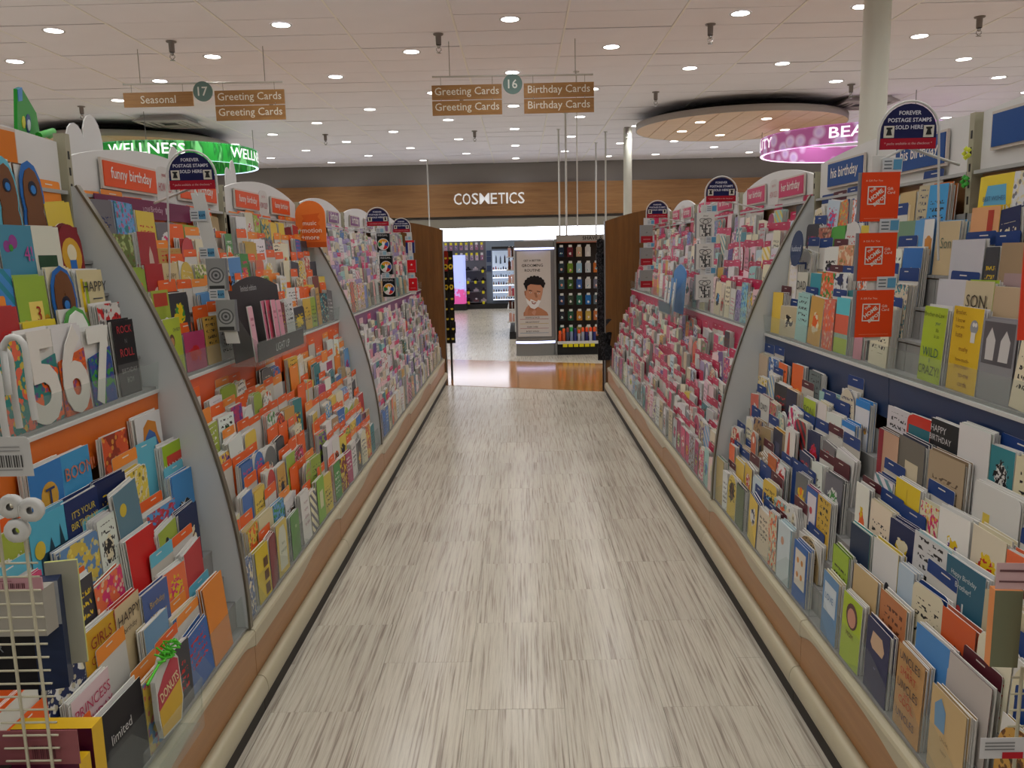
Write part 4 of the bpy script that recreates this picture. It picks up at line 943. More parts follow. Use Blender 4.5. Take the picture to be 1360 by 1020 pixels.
H(1,'L',2,3.250,.07,.22,'c0603a','', shape='arch', sh=[('d',0,.85,.2,'e0d8d0')], label='slim orange fluffy monster card, second blue rack', nst=1)


pockets = []
def sect(s, Y):
    E = EL if s < 0 else ER
    for i in range(len(E) - 1):
        if E[i] <= Y < E[i + 1]: return i
    return len(E) - 2
def zone(s, i): return (['kids', 'funny', 'funny', 'purple', 'purple', 'purple'] if s < 0 else ['navy', 'navy', 'pink', 'pink', 'pink', 'pink'])[i]
def fill():
    for s in (-1, 1):
        E = EL if s < 0 else ER
        for deck, rows in (('L', LOW), ('U', UP)):
            for k, (u, z) in enumerate(rows):
                hs = sorted([h for h in HEROES if h['s'] == s and h['row'] == (deck, k)], key=lambda h: h['y'])
                for i in range(len(E) - 1):
                    y = E[i] + .03; cnt = 0; zn = zone(s, i)
                    y += ru(0, .03)
                    inh = [h for h in hs if E[i] <= h['y'] < E[i + 1]]
                    while y < E[i + 1] - .07:
                        w = ru(.118, .135) if zn not in ('pink', 'purple') else ru(.098, .122); land = rnd() < .10
                        hgt = ru(.152, .186)
                        if land: w, hgt = ru(.165, .18), ru(.12, .13)
                        if rnd() < .1: w, hgt = ru(.09, .10), ru(.19, .205)
                        if y + w > E[i + 1] - .01: break
                        gap = inh[0]['y'] - inh[0]['w'] / 2 - y if inh else 1
                        if gap < w + .004 and gap > .062:
                            cnt += 1; w = min(gap - .005, .135)
                            pockets.append(dict(s=s, deck=deck, k=k, i=i, n=cnt, zone=zn, y=y + w / 2, w=w, h=ru(.16, .182), hero=False)); y += w + .003
                            continue
                        if inh and y + w + .004 > inh[0]['y'] - inh[0]['w'] / 2:
                            h = inh.pop(0); cnt += 1
                            if h['y'] - h['w'] / 2 < y - .02: h = dict(h, y=y + h['w'] / 2 - .01)
                            pockets.append(dict(h, deck=deck, k=k, i=i, n=cnt, zone=zn, hero=True))
                            y = max(y, h['y'] + h['w'] / 2 + .006); continue
                        cnt += 1
                        pockets.append(dict(s=s, deck=deck, k=k, i=i, n=cnt, zone=zn, y=y + w / 2, w=w, h=hgt, hero=False))
                        y += w + ru(.003, .012)
fill()
def proj(p):
    d = Vector(p) - Vector((0, 0, CAM_H)); z = d.dot(CF)
    if z < .05: return None
    return 680 + F_PX * d.dot(CR) / z, 510 - F_PX * d.dot(CU) / z, z
def size_px(p):
    u, z = (LOW if p['deck'] == 'L' else UP)[p['k']]
    c = proj((p['s'] * u, p['y'], z + p['h'] / 2))
    if c is None or not (-40 < c[0] < 1400 and -40 < c[1] < 1075): return 0
    front = 1.0 if (p['deck'] == 'L' and p['k'] == 0) or (p['deck'] == 'U' and p['k'] == 0) else .55
    return p['w'] * p['h'] * front * u / c[2] ** 3
for p in pockets:
    pal = PAL[p['zone']]; hero = p['hero']
    if not hero:
        p['col'] = wpick(pal['cards'])[0]
        ty = wpick(TYPES); p['ty'] = ty[0]; p['tyn'] = ty[2]
        p['cb'] = random.choice(MOTIF); p['cc'] = 'black' if srgb(NAMED[p['col']])[1] > .18 and rnd() < .6 else random.choice(['white', 'cream', 'red', 'navy', 'hotpink', 'yellow'])
        if p['cb'] == p['col']: p['cb'] = 'white' if p['col'] != 'white' else 'teal'
        if p['cc'] == p['col']: p['cc'] = 'red'
        p['shape'] = 'rect' if rnd() < .8 else random.choice(['round', 'arch'])
        p['nst'] = random.choice([2, 3, 5, 6, 7, 8, 9])
        r = rnd()
        p['empty'] = r < .09 and p['k'] > 0
        p['tab'] = random.choice(pal['tabs']) if rnd() < .85 else None
        if p['empty'] and not p['tab']: p['tab'] = random.choice(pal['tabs'])
        p['txt'] = []
    else:
        p.setdefault('ty', (0, 0, 0, 0)); p.setdefault('shape', 'rect'); p.setdefault('nst', 3); p.setdefault('empty', False)
        p.setdefault('tab', None); p.setdefault('txt', []); p.setdefault('cb', 'grey'); p.setdefault('cc', 'black'); p.setdefault('tyn', 'printed front')
    p['size'] = size_px(p) * (1.6 if hero else 1)
pockets.sort(key=lambda p: -p['size'])
LAND = {(-1, 0): 'nearest left rack', (-1, 1): 'left rack past first divider', (-1, 2): 'second orange left rack', (-1, 3): 'first purple left rack', (-1, 4): 'second purple left rack', (-1, 5): 'last left rack',
        (1, 0): 'nearest right rack', (1, 1): 'second blue right rack', (1, 2): 'first pink right rack', (1, 3): 'second pink right rack', (1, 4): 'third pink right rack', (1, 5): 'last right rack'}
def where(p): return f"{ORD[p['n'] - 1]} in {'lower' if p['deck'] == 'L' else 'upper'} tier {['one', 'two', 'three', 'four', 'five', 'six', 'seven'][p['k']]}, {LAND[(p['s'], p['i'])]}"
def hero_art(mb, p, f, w, h):
    P, ex, ez, n = f
    if p['num']:
        c, o_, bk = p['numc'] or p['col'], p['out'], p['back']
        if bk:
            slab(mb, f, [(-w * .46, .0), (w * .5, 0), (w * .5, h * .72), (-w * .46, h * .62)], .002, design(bk, 'orange' if bk != '274a8c' else 'green', 'purple', (1, 0, 0, 0)), d=-.001)
        else: lay_text(mb, p['num'], f, 0, h * .5, height=h * 1.04, width=w * 1.08, color=o_ or 'white', d=-.001, bold=.11, res=3, depth=.002)
        lay_text(mb, p['num'], f, 0, h * .5, height=h * (.9 if o_ else 1), width=w * (.86 if o_ else .92), color=c, d=.0015, bold=.10 if o_ else .03, res=3, depth=.002)
        if o_ == 'blue' or o_ == 'aqua':
            for cz in ((.28, .74) if p['num'] == '8' else (.45,)):
                slab(mb, f, disc(w * .19, 16, 0, h * cz), .001, solid('1a2030'), d=.0045); slab(mb, f, disc(w * .11, 14, 0, h * cz - .003), .001, solid('2f78c0'), d=.0055)
        return
    for i, q in enumerate(p['sh']):
        d = .0005 + .00025 * i
        if q[0] == 'd': pts = disc(q[3] * w, 16, q[1] * w, q[2] * h); c = q[4]
        elif q[0] == 'r': pts = [(q[1] * w, q[3] * h), (q[2] * w, q[3] * h), (q[2] * w, q[4] * h), (q[1] * w, q[4] * h)]; c = q[5]
        else: pts = [(x * w, z * h) for x, z in q[1]]; c = q[2]
        pts = [(min(w * .499, max(-w * .499, x)), min(h * .998, max(.001, z))) for x, z in pts]
        mb.face([P + ex * x + ez * z + n * d for x, z in pts], PRINT, [(.5, .02)] * len(pts), solid(c))
stuff_cards = {-1: MB(), 1: MB()}; stuff_tabs = {-1: MB(), 1: MB()}
NCARD = 285; NTAB = 200
ncards = ntabs = 0
for idx, p in enumerate(pockets):
    s = p['s']; u, z = (LOW if p['deck'] == 'L' else UP)[p['k']]; tilt = (LOW_T if p['deck'] == 'L' else UP_T) + ru(-.008, .012)
    if p['size'] == 0 and p['y'] < 1.9: continue
    tilt += p.get('dt', 0)
    yaw = ru(-.07, .07); lean = ru(-.03, .03) if rnd() < .7 else ru(-.15, .15)
    if p.get('hero'): lean = p.get('lean', ru(-.01, .01)); yaw = ru(-.03, .03)
    depth = .0235 if p['deck'] == 'L' else .029
    f0 = frame(s, u + p.get('du', 0), p['y'], z + .001, tilt, yaw, lean)
    a = design(jitter(nc(p['col'])) if not p['hero'] else p['col'], p['cb'], p['cc'], p['ty']) if 'col' in p else None
    w, h = p['w'], p['h']; sh = p['shape']
    if p['tab']:
        tw = min(.14, max(w + .004, .125)); th = ru(.202, .222) if h > .15 else h + .03
        if p['hero']: th = h + p.get('tabh', .022)
        dd = -(depth - .001)
        ind = ntabs < NTAB and p['size'] > 0
        mb = MB() if ind else stuff_tabs[s]
        ft = frame(s, u, p['y'] + ru(-.006, .006), z + .001, (LOW_T if p['deck'] == 'L' else UP_T) + .01, 0, ru(-.02, .02))
        tab_body(mb, ft, tw, th, p['tab'], band=ru(.026, .04), d=dd, body=random.choice(['c9c7c0', 'c9c7c0', 'beb9ae', p['tab']]))
        if ind:
            o = mb.build('pocket_divider', loc=ft[0])
            tag(o, f"{words(p['tab'])} topped pocket divider sheet, {where(p)}", 'divider sheet', 'pocket dividers between the cards'); ntabs += 1
    if p['empty']: continue
    # stack behind the front card, leaning progressively
    cnt = p['nst']; step = min(.0055, (depth - .003) / (cnt + 1))
    scol = jitter(nc(p['col'])) if rnd() < .6 and 'scol' not in p else nc(p.get('scol', random.choice(['white', 'cream', 'white', p['tab'] or 'white'])))
    for j in range(cnt):
        fj = frame(s, u + p.get('du', 0), p['y'] + ru(-.003, .003), z + .001, tilt + .0015 * j, yaw + ru(-.01, .01), lean + ru(-.012, .012))
        env = (j % 2 == 0)
        card_body(stuff_cards[s], fj, w + (.002 if env else 0), h + ru(-.004, .006) - (0 if not env else .004), solid(scol) if not env else solid('d4d2cc' if rnd() < .7 else scol), sh if not env else 'rect', t=min(.0026, step * .7), d=-step * (j + 1) - .001)
    if ncards < NCARD and p['size'] > 0:
        mb = MB()
        if not p.get('num'): card_body(mb, f0, w, h, a, sh, t=.0012, side=scol)
        for t in p['txt']:
            tx, cx, cz, hh, col = t[:5]; kw = t[5] if len(t) > 5 else {}
            lay_text(mb, tx, f0, cx * w, cz * h, height=hh * h, color=col, d=.003, **kw)
        if p['hero']: hero_art(mb, p, f0, w, h)
        o = mb.build('greeting_card', loc=f0[0])
        lab = p.get('label') or f"{words(p['col'])} card, {p['tyn']}, {where(p)}"
        tag(o, lab, 'card', 'greeting cards on the racks')
        if p.get('num'): ncards += 1; continue
        mb = MB(); card_body(mb, f0, w - .003, h - .002, solid('d6d4ce'), 'rect' if sh == 'rect' else sh, t=.0008, d=-.0016); mb.build('inner_leaf', parent=o, loc=f0[0])
        ncards += 1
    else:
        card_body(stuff_cards[s], f0, w, h, a, sh, t=.0012)
        for t in p['txt']:
            tx, cx, cz, hh, col = t[:5]; lay_text(stuff_cards[s], tx, f0, cx * w, cz * h, height=hh * h, color=col)
for s, nm in ((-1, 'left'), (1, 'right')):
    tag(stuff_cards[s].build('greeting_cards', loc=(s * 1.0, 5, 0)), f'remaining greeting cards and envelopes packed in the {nm} racks', 'cards', kind='stuff')
    tag(stuff_tabs[s].build('pocket_dividers', loc=(s * 1.0, 5, 0)), f'remaining coloured pocket divider sheets in the {nm} racks', 'divider sheets', kind='stuff')

# ------------------------------------------------------------------ clip strips with gift cards
def gift_face(kind, q, f, w, h):
    if kind == 'depot':
        slab(q, f, rect(w, h, 0, -h), .003, solid('d8441c'))
        lay_text(q, 'A Gift For You', f, -w * .18, -h * .17, height=h * .04, color='e8c8b0', d=.001)
        g = (f[0] + f[1] * (-w * .1) + f[2] * (-h * .47), f[1], f[2], f[3]); a = w * .24
        for x0, x1, z0, z1 in ((-a, a, a - .003, a), (-a, a, -a, -a + .003), (-a, -a + .003, -a, a), (a - .003, a, -a, a)): quad(q, g, x0, x1, z0, z1, solid('ded8d0'), d=.001)
        for t, x, z, hh in (('THE', -.010, .014, .007), ('HOME', -.001, .001, .0115), ('DEPOT', .009, -.013, .0095)):
            lay_text(q, t, g, x, z, height=hh, color='ded8d0', d=.001, rot=radians(45) if 0 else radians(38), bold=.03)
        lay_text(q, 'Gift\nCard', g, a + .014, .012, height=.017, color='e8dcd0', d=.001)
        quad(q, f, -w * .4, w * .4, -h * .94, -h * .935, solid('e8b090'), d=.001)
    elif kind == 'lens':
        slab(q, f, rect(w, h, 0, -h), .003, solid('8e9090')); slab(q, f, rect(w * .9, h * .42, 0, -h * .95), .001, solid('a4a6a6'), d=.001)
        for r, c in ((.036, '5c5e60'), (.030, 'a2a4a6'), (.022, '5a5c5e'), (.015, '97999b'), (.007, '4c4e50')):
            slab(q, f, [(x, z) for x, z in disc(r * w / .085, 18, 0, -h * .52) if z > -h * .86], .0004, solid(c), d=.0015 + (.04 - r) * .02)
        quad(q, f, -w * .4, w * .4, -h * .95, -h * .84, solid('3a3c3e'), d=.0025)
    elif kind == 'regal':
        slab(q, f, rect(w, h, 0, -h), .003, solid('16181a')); lay_text(q, 'REGAL', f, 0, -h * .1, width=w * .8, height=h * .1, color='c8c8c8', d=.001)
        r = w * .46; slab(q, f, disc(r, 24, 0, -h * .58), .001, solid('d2d0cc'), d=.001)
        cols = ['d8902a', '2a4a9c', 'c82a2a', 'd8d4d0', '2a7a3c', 'e0a030']
        for k in range(6):
            a0 = pi / 2 - k * pi / 3; pts = [(0, -h * .58)] + [(r * .88 * cos(a0 - j * pi / 12), -h * .58 + r * .88 * sin(a0 - j * pi / 12)) for j in range(5)]
            q.face([f[0] + f[1] * x + f[2] * z + f[3] * .0025 for x, z in pts[::-1]], PRINT, [(.5, .02)] * 6, solid(cols[k]))
        slab(q, f, [(-.006, -h * .75), (.004, -h * .75), (.016, -h * .38), (.004, -h * .5), (-.002, -h * .4), (-.008, -h * .5)], .0004, solid('e4e2de'), d=.0034)
    elif kind == 'present':
        slab(q, f, rect(w, h, 0, -h), .003, solid('cfcdc8'))
        random.seed(5); s_ = .0075
        for i in range(7):
            for j in range(7):
                if rnd() < .5 and not (2 <= i <= 4 and False): quad(q, f, -.026 + i * s_, -.026 + (i + .85) * s_, -h * .9 + j * s_, -h * .9 + (j + .85) * s_, solid('24262a'), d=.001)
        for x0, x1, z0, z1 in ((-.029, .03, -h * .93, -h * .918), (-.029, .03, -h * .47, -h * .458), (-.029, -.0275, -h * .93, -h * .46), (.0285, .03, -h * .93, -h * .46), (-.002, .003, -h * .93, -h * .46)):
            quad(q, f, x0, x1, z0, z1, solid('24262a'), d=.0013)
        for sx in (-1, 1):
            pts = [f[0] + f[1] * (sx * .02 * sin(t)) + f[2] * (-h * .45 + .022 * (1 - cos(t)) * .6 + .002) + f[1] * (sx * .008 * (1 - cos(t))) + f[3] * .002 for t in [2 * pi * k / 12 for k in range(13)]]
            q.tube(pts, .0011, mat('ribbon_black', '24262a', .5), 4)
        lay_text(q, 'always', f, 0, -h * .13, height=h * .07, color='3a3a3a', d=.001)
    elif kind == 'greyred':
        slab(q, f, rect(w, h, 0, -h), .003, solid('8a8a88')); quad(q, f, -w / 2, w / 2, -h, -h * .62, solid('9c1f2a'), d=.001)
        lay_text(q, 'gift', f, 0, -h * .42, height=h * .08, color='3c3c3c', d=.001); quad(q, f, -w * .3, w * .3, -h * .82, -h * .79, solid('c08a8a'), d=.0015)
    elif kind == 'star':
        slab(q, f, rect(w, h, 0, -h), .003, solid('c8141f')); st = []
        for k in range(10):
            r = .011 if k % 2 == 0 else .0045; st.append((r * cos(pi / 2 + k * pi / 5), -h * .38 + r * sin(pi / 2 + k * pi / 5)))
        slab(q, f, st, .0006, solid('e4e0dc'), d=.001); quad(q, f, -w * .3, w * .3, -h * .8, -h * .77, solid('d89090'), d=.001)
    elif kind == 'tribar':
        slab(q, f, rect(w, h, 0, -h), .003, solid('d0ceca')); quad(q, f, -w / 2, -w * .25, -h, 0, solid('1f2a68'), d=.001); quad(q, f, w * .25, w / 2, -h, 0, solid('1f2a68'), d=.001)
        for k in range(5): quad(q, f, -w * .1, w * .1, -h * (.3 + .12 * k), -h * (.25 + .12 * k), solid('b8302a'), d=.0012)
        quad(q, f, -w / 2, w / 2, -h * .16, 0, solid('c8282a'), d=.0015)
GCARD = {'depot': ('orange red gift card', .100, .128), 'lens': ('grey gift card printed with a round lens', .062, .105), 'regal': ('black REGAL gift card with coloured disc', .085, .125),
    'present': ('white gift card with ribboned box print', .088, .125), 'greyred': ('grey and dark red gift card', .085, .125), 'star': ('red gift card with a white star', .075, .11), 'tribar': ('white, navy and red gift card', .075, .11)}
def clip_strip(s, y, xs, zs, xtop, xbot, ztop, zbot, kinds, cz, lab, place):
    e = empty('clip_strip', (s * 1.0, y, zbot), lab, 'clip strip', 'clip strips with stamp signs on the racks')
    f = camframe(xs, y, zs, 0, radians(-4)); r = .073
    arch = [(-r, -.006)] + [(r, -.006)] + [(r * cos(t), .036 + r * sin(t)) for t in [pi * k / 14 for k in range(15)]]
    q = MB(); slab(q, f, arch, .004, solid('1c1f4c')); 
    band = [(-r, -.006), (r, -.006), (r, .022), (-r, .022)]
    slab(q, f, band, .0015, solid('a01a2c'), d=.001)
    sg_ = q.build('stamp_sign', parent=e)
    q = MB()
    for t, z, hh in (('FOREVER', .086, .0105), ('POSTAGE STAMPS', .068, .0105), ('SOLD HERE', .05, .0105)): lay_text(q, t, f, 0, z, height=hh, color='d0d0dc', d=.001, bold=.02)
    lay_text(q, '* packs available at the checkout *', f, 0, .008, width=.125, color='d8b0b0', d=.002)
    q.build('lettering', parent=sg_)
    for sx in (-1, 1):
        q = MB(); slab(q, f, rect(.027, .03, sx * .052, .024), .001, solid('cfcbbf'), d=.001)
        slab(q, f, [(sx * .052 + a, .024 + b) for a, b in ((-.008, .006), (.008, .006), (.006, .012), (.004, .02), (.008, .022), (.008, .026), (-.008, .026), (-.008, .022), (-.004, .02), (-.006, .012))], .0006, solid('2a2a2a'), d=.002)
        q.build('bell_stamp_print', parent=sg_)
    # wire loop
    q = MB(); R = r + .006
    P_, ex, ez, n = f
    pts = [P_ + ex * (-s * R) + ez * (-.02)] + [P_ + ex * (-s * R * cos(t)) + ez * (.036 + R * sin(t)) for t in [pi * k / 16 for k in range(17)]]
    pts += [P_ + ex * (s * (R + .012)) + ez * (-.10), P_ + ex * (s * (R + .03)) + ez * (-.30) ]
    q.tube(pts, .0032, WHITE, 7); q.build('wire_loop', parent=e)
    q = MB(); V = []
    w = .022
    for x, z in ((xtop, ztop), (xbot, zbot)): V += [(x - w, y, z), (x + w, y, z), (x + w, y + .003, z), (x - w, y + .003, z)]
    q.mesh_part(V, [(0, 1, 5, 4), (1, 2, 6, 5), (2, 3, 7, 6), (3, 0, 4, 7), (0, 3, 2, 1), (4, 5, 6, 7)], WHITE); q.build('plastic_strip', parent=e)
    q = MB(); q.tube([(xtop, y + .002, ztop - .01), (xs, y + .004, zs + .0), (s * 1.22, y + .1, zs - .04)], .004, WHITE, 6); q.build('bracket_arm', parent=e)
    def X(z): return xtop + (xbot - xtop) * (ztop - z) / (ztop - zbot)
    for k, (kd, z) in enumerate(zip(kinds, cz)):
        zt = z + .018
        f2 = camframe(X(zt) + (.028 if s > 0 else -.012), y - .007, zt, 0, radians(-3))
        q = MB(); slab(q, f2, rect(.052, .036, 0, -.018), .0012, solid('c8ccd0')); quad(q, f2, .002, .024, -.012, .014, solid('5a94b8' if s > 0 or y < 4 else '8ab0c4'), d=.001)
        for j in range(3): quad(q, f2, -.022, -.002, .008 - j * .009, .011 - j * .009, solid('606870'), d=.001)
        if kd in ('lens', None) and s < 0: lay_text(q, '4.69', f2, .012, 0, height=.009, color='1c3a5c', d=.0015, bold=.02)
        q.build('price_tag', parent=e)
        if kd is None: continue
        desc, gw, gh = GCARD[kd]
        for layer in (1, 0):
            f3 = camframe(X(z - gh / 2) + (-.008 * layer if s > 0 else .006 * layer), y - .006 + layer * .004 - .0, z, 0, radians(-2))
            q = MB()
            if layer: slab(q, f3, rect(gw, gh, 0, -gh), .002, solid('8c8c92'))
            else: gift_face(kd, q, (f3[0] - Vector((0, .002, 0)), f3[1], f3[2], f3[3]), gw, gh)
            o = q.build('gift_card', loc=f3[0])
            tag(o, f"{desc if not layer else 'grey card tucked behind'}, {['top', 'middle', 'bottom'][k]} of {place}", 'gift card', 'gift cards on the clip strips')
clip_strip(1, 2.25, 1.030, 1.662, .962, .962, 1.64, 1.15, ['depot'] * 3, [1.598, 1.440, 1.287], 'white clip strip of orange gift cards with navy stamp sign, nearest right', 'the nearest right strip')
clip_strip(-1, 2.7, -1.048, 1.637, -1.035, -.955, 1.62, 1.13, [None, 'lens', 'lens'], [1.53, 1.41, 1.275], 'white clip strip of grey lens gift cards with navy stamp sign, nearest left', 'the nearest left strip')
clip_strip(1, 4.16, 1.0, 1.64, .925, .925, 1.62, 1.14, ['present'] * 3, [1.582, 1.43, 1.278], 'clip strip of ribboned box gift cards with stamp sign, middle of right row', 'the middle right strip')
clip_strip(1, 6.0, .99, 1.635, .915, .915, 1.63, 1.11, ['greyred'] * 3, [1.58, 1.42, 1.26], 'clip strip of grey and red gift cards with stamp sign, farthest right', 'the farthest right strip')
clip_strip(-1, 5.6, -.947, 1.608, -.925, -.885, 1.60, 1.11, ['regal'] * 3, [1.552, 1.402, 1.252], 'clip strip of black REGAL gift cards with stamp sign, left row', 'the black strip on the left')
clip_strip(-1, 7.3, -1.03, 1.607, -.965, -.945, 1.60, 1.06, ['tribar', 'star', 'star'], [1.53, 1.36, 1.20], 'clip strip of red and white gift cards with stamp sign, farthest left', 'the farthest left strip')

# hanging advertising pieces on the racks
f = camframe(-1.18, 4.72, 1.46, radians(0))
q = MB(); o_ = [(-.085, .0), (.085, .0)] + [(.085 * cos(t), .18 + .08 * sin(t)) for t in [pi * k / 14 for k in range(15)]]
slab(q, f, o_, .006, solid('e87a34')); quad(q, f, -.085, .085, 0, .03, solid('c85a24'), d=.001)
slab(q, f, [(-.05 + .012 * (k % 2), .03 + .15 * k / 8) for k in range(9)] + [(.055 - .014 * (k % 2), .19 - .15 * k / 8) for k in range(9)], .0005, solid('dc6428'), d=.001)
e = tag(q.build('blade_sign', loc=(-1.18, 4.72, 1.46)), 'orange round-topped sign reading music + motion + more at the second left divider', 'sign')
q = MB()
for t, z in (('music', .135), ('+motion', .095), ('+more', .055)): lay_text(q, t, f, -.005, z, height=.023 if 't' not in t else .026, color='f0e0d0', d=.0015, bold=.01)
q.build('lettering', parent=e)
f = frame(1, 1.128, 3.40, 1.40, .1)
q = MB(); slab(q, f, disc(.072, 28), .002, solid('173058')); e = tag(q.build('round_tag', loc=f[0]), 'navy blue round tag reading husband in the upper tiers before the right divider', 'sign')
q = MB(); lay_text(q, 'husband', f, 0, .0, height=.024, color='c8d0dc', d=.0012); q.build('lettering', parent=e)
f = frame(-1, 1.262, 2.85, 1.578, .05)
q = MB(); slab(q, f, [(-.36, -.032), (.36, -.032), (.36, .032), (-.36, .032)], .002, solid('6c2448'))
e = tag(q.build('banner_strip', loc=f[0]), 'plum paper banner under the first funny birthday sign', 'sign')
q = MB(); lay_text(q, 'LOVE', f, -.02, 0, height=.016, color='c8a8b8', d=.0012); lay_text(q, 'Birthday', f, .06, 0, height=.026, color='c8a8b8', d=.0012)
quad(q, f, .13, .15, -.01, .012, solid('c0b0b8'), d=.001); q.build('lettering', parent=e)
# display trays
def tray(s, u, ya, yb, z0, back_col, txt, header, hz, cards, lab, cardlab):
    e = empty('display_tray', (s * (u + .05), (ya + yb) / 2, z0), lab, 'tray')
    q = MB()
    for y in (ya, yb - .004):
        q.prism([(s * a, b) for a, b in ((u + .0, z0 + .01), (u + .02, z0), (u + .10, z0), (u + .125, z0 + .27), (u + .09, z0 + .22), (u + .03, z0 + .11), (u - .002, z0 + .085))], 'y', y, y + .004, ACR)
    q.build('side_panel', parent=e)
    e.children[-1]['kind'] = 'stuff'
    q = MB(); q.prism([(s * a, b) for a, b in ((u - .004, z0 + .01), (u, z0 + .005), (u + .003, z0 + .085), (u - .001, z0 + .085))], 'y', ya, yb, ACR); q.build('front_lip', parent=e)
    q = MB(); q.prism([(s * a, b) for a, b in ((u, z0), (u + .10, z0), (u + .10, z0 + .004), (u, z0 + .004))], 'y', ya, yb, ACR); q.build('floor_sheet', parent=e)
    f = frame(s, u + .006, (ya + yb) / 2, z0 + .012); q = MB(); hw = (yb - ya) / 2 - .01
    slab(q, f, [(-hw, 0), (hw, 0), (hw, .066), (-hw, .066)], .001, solid(back_col)); 
    if txt: lay_text(q, txt, f, 0, .03, height=.03, color='b8bebe', d=.001)
    q.build('printed_insert', parent=e)
    f = frame(s, u + .085, (ya + yb) / 2, z0 + .01, .08); q = MB()
    out = [(-hw, 0), (hw, 0), (hw, hz * .85)] + [(hw * (1 - 2 * k / 10), hz * (.85 + .15 * sin(pi * k / 10))) for k in range(1, 10)] + [(-hw, hz * .85)]
    slab(q, f, out, .003, solid(header)); 
    if txt: lay_text(q, 'limited edition', f, -hw * .2, hz * .86, height=.022, color='b8b8b8', d=.001)
    q.build('header_card', parent=e)
    for i, (y, w, h, col, dep) in enumerate(cards):
        f = frame(s, u + dep, y, z0 + .006, .10, ru(-.05, .05), ru(-.03, .03)); q = MB(); card_body(q, f, w, h, design(col, 'cream', 'red', (0, .0, .0, 0)), t=.003)
        quad(q, f, -w * .3, w * .3, h * .75, h * .8, solid('b06a7a' if s < 0 else '5a90c0'), d=.001); quad(q, f, -w * .2, w * .2, h * .65, h * .68, solid('b06a7a' if s < 0 else '5a90c0'), d=.001)
        tag(q.build('greeting_card' if s < 0 else 'leaflet', loc=f[0]), cardlab % ORD[i], 'card' if s < 0 else 'leaflet', 'cards standing in the display trays')
tray(-1, .925, 2.86, 3.50, 1.03, '17181a', 'LIGHT UP', '1a1516', .30, [(2.95, .055, .20, 'd8a4b0', .03), (2.99, .055, .2, 'white', .045), (3.18, .06, .21, 'pink', .05), (3.2, .06, .21, 'd0506a', .042), (3.23, .06, .21, 'd890a4', .03), (3.40, .055, .2, 'd898a8', .06)],
     'clear tray with black header printed LIGHT UP, clipped on the left rack', '%s slim pink card from the near end of the LIGHT UP tray')
tray(1, .90, 5.0, 5.42, 1.0, '4a6a80', '', '2a78b8', .30, [(5.05, .055, .2, 'white', .02), (5.12, .055, .22, 'skyblue', .04), (5.19, .055, .2, 'white', .02), (5.26, .055, .22, '2f86c4', .045), (5.33, .055, .2, 'white', .025)],
     'clear curved tray with blue header of leaflets, clipped on the right rack', '%s leaflet from the near end of the blue tray on the right')
f = camframe(-1.0, 2.80, 1.30, radians(-20)); q = MB(); slab(q, f, [(-.022, 0), (.022, 0), (.022, .05), (-.022, .05)], .001, solid('e0651f')); slab(q, f, [(-.03, .045), (.02, .052), (.012, .066), (-.02, .075)], .002, solid('cfcfc4'), d=.002)
slab(q, f, [(-.04, .03), (-.022, .02), (-.018, .05), (-.036, .055)], .001, solid('4f8f88'))
e = tag(q.build('new_tag', loc=f[0]), 'small orange tag reading new above the LIGHT UP tray', 'tag'); q = MB(); lay_text(q, 'new', f, 0, .025, height=.018, color='3a2418', d=.001, bold=.02); q.build('lettering', parent=e)

# toppers standing on the left racks, toy behind
for (y, w, h, two), lab in zip(((2.66, .22, .09, 1), (3.34, .11, .10, 0), (3.98, .15, .09, 1)), ('white rounded double-lobe topper board behind the first funny birthday sign', 'white rounded topper board behind the near left stamp sign', 'white stepped topper board behind the second orange rack header')):
    f = frame(-1, 1.36, y, 1.70); q = MB()
    if two: o_ = [(-w / 2, 0), (w / 2, 0), (w / 2, .09)] + [(w * .22 + w * .27 * cos(t), .09 + (h - .01) * sin(t)) for t in [pi * k / 8 for k in range(1, 8)]] + [(-w * .02, .11)] + [(-w * .26 + w * .24 * cos(t), .07 + (h - .03) * sin(t)) for t in [pi * k / 8 for k in range(1, 8)]] + [(-w / 2, .07)]
    else: o_ = [(-w / 2, 0), (w / 2, 0)] + [(w / 2 * cos(t), .07 + (h - .02) * sin(t)) for t in [pi * k / 12 for k in range(13)]]
    slab(q, f, o_, .004, None, m=HEADER); q.box(-1.372, -1.36, y - w / 3, y + w / 3, 1.62, 1.72, HEADER)
    tag(q.build('topper_board'), lab, 'board')
GT = mat('toy_green', '2fae33', .4); q = MB()
f = frame(-1, 1.62, 2.82, 1.825, -.1, .3)
slab(q, f, [(-.16, -.15), (.02, -.15), (.11, .02), (.06, .085), (-.12, .135), (-.17, .12)], .01, solid('2f9a38'))
slab(q, f, [(-.17, .12), (-.12, .135), (-.115, .095), (-.16, .085)], .012, solid('4a90d0'), d=.002)
slab(q, f, disc(.03, 12, -.045, .035), .002, solid('20407c'), d=.002); slab(q, f, disc(.018, 12, -.045, .03), .002, solid('c8d4dc'), d=.004)
slab(q, f, disc(.02, 8, -.1, .03), .002, solid('c8c83a'), d=.002)
P_, ex, ez, n = f
q.tube([P_ + ex * -.04 + n * .03, P_ + ex * .06 + ez * .03 + n * .05, P_ + ex * .1 + ez * .02 + n * .03], .012, GT, 8)
q.tube([P_ + ex * .12 + ez * -.05, P_ + ex * .26 + ez * .0, P_ + ex * .30 + ez * -.005, P_ + ex * .29 + ez * -.03], .010, GT, 8)
q.tube([P_ + ez * -.14, P_ + Vector((0, 0, -.55))], .012, GT, 6)
tag(q.build('toy_glider'), 'bright green plastic toy with blue tips poking over the left rack top', 'toy')
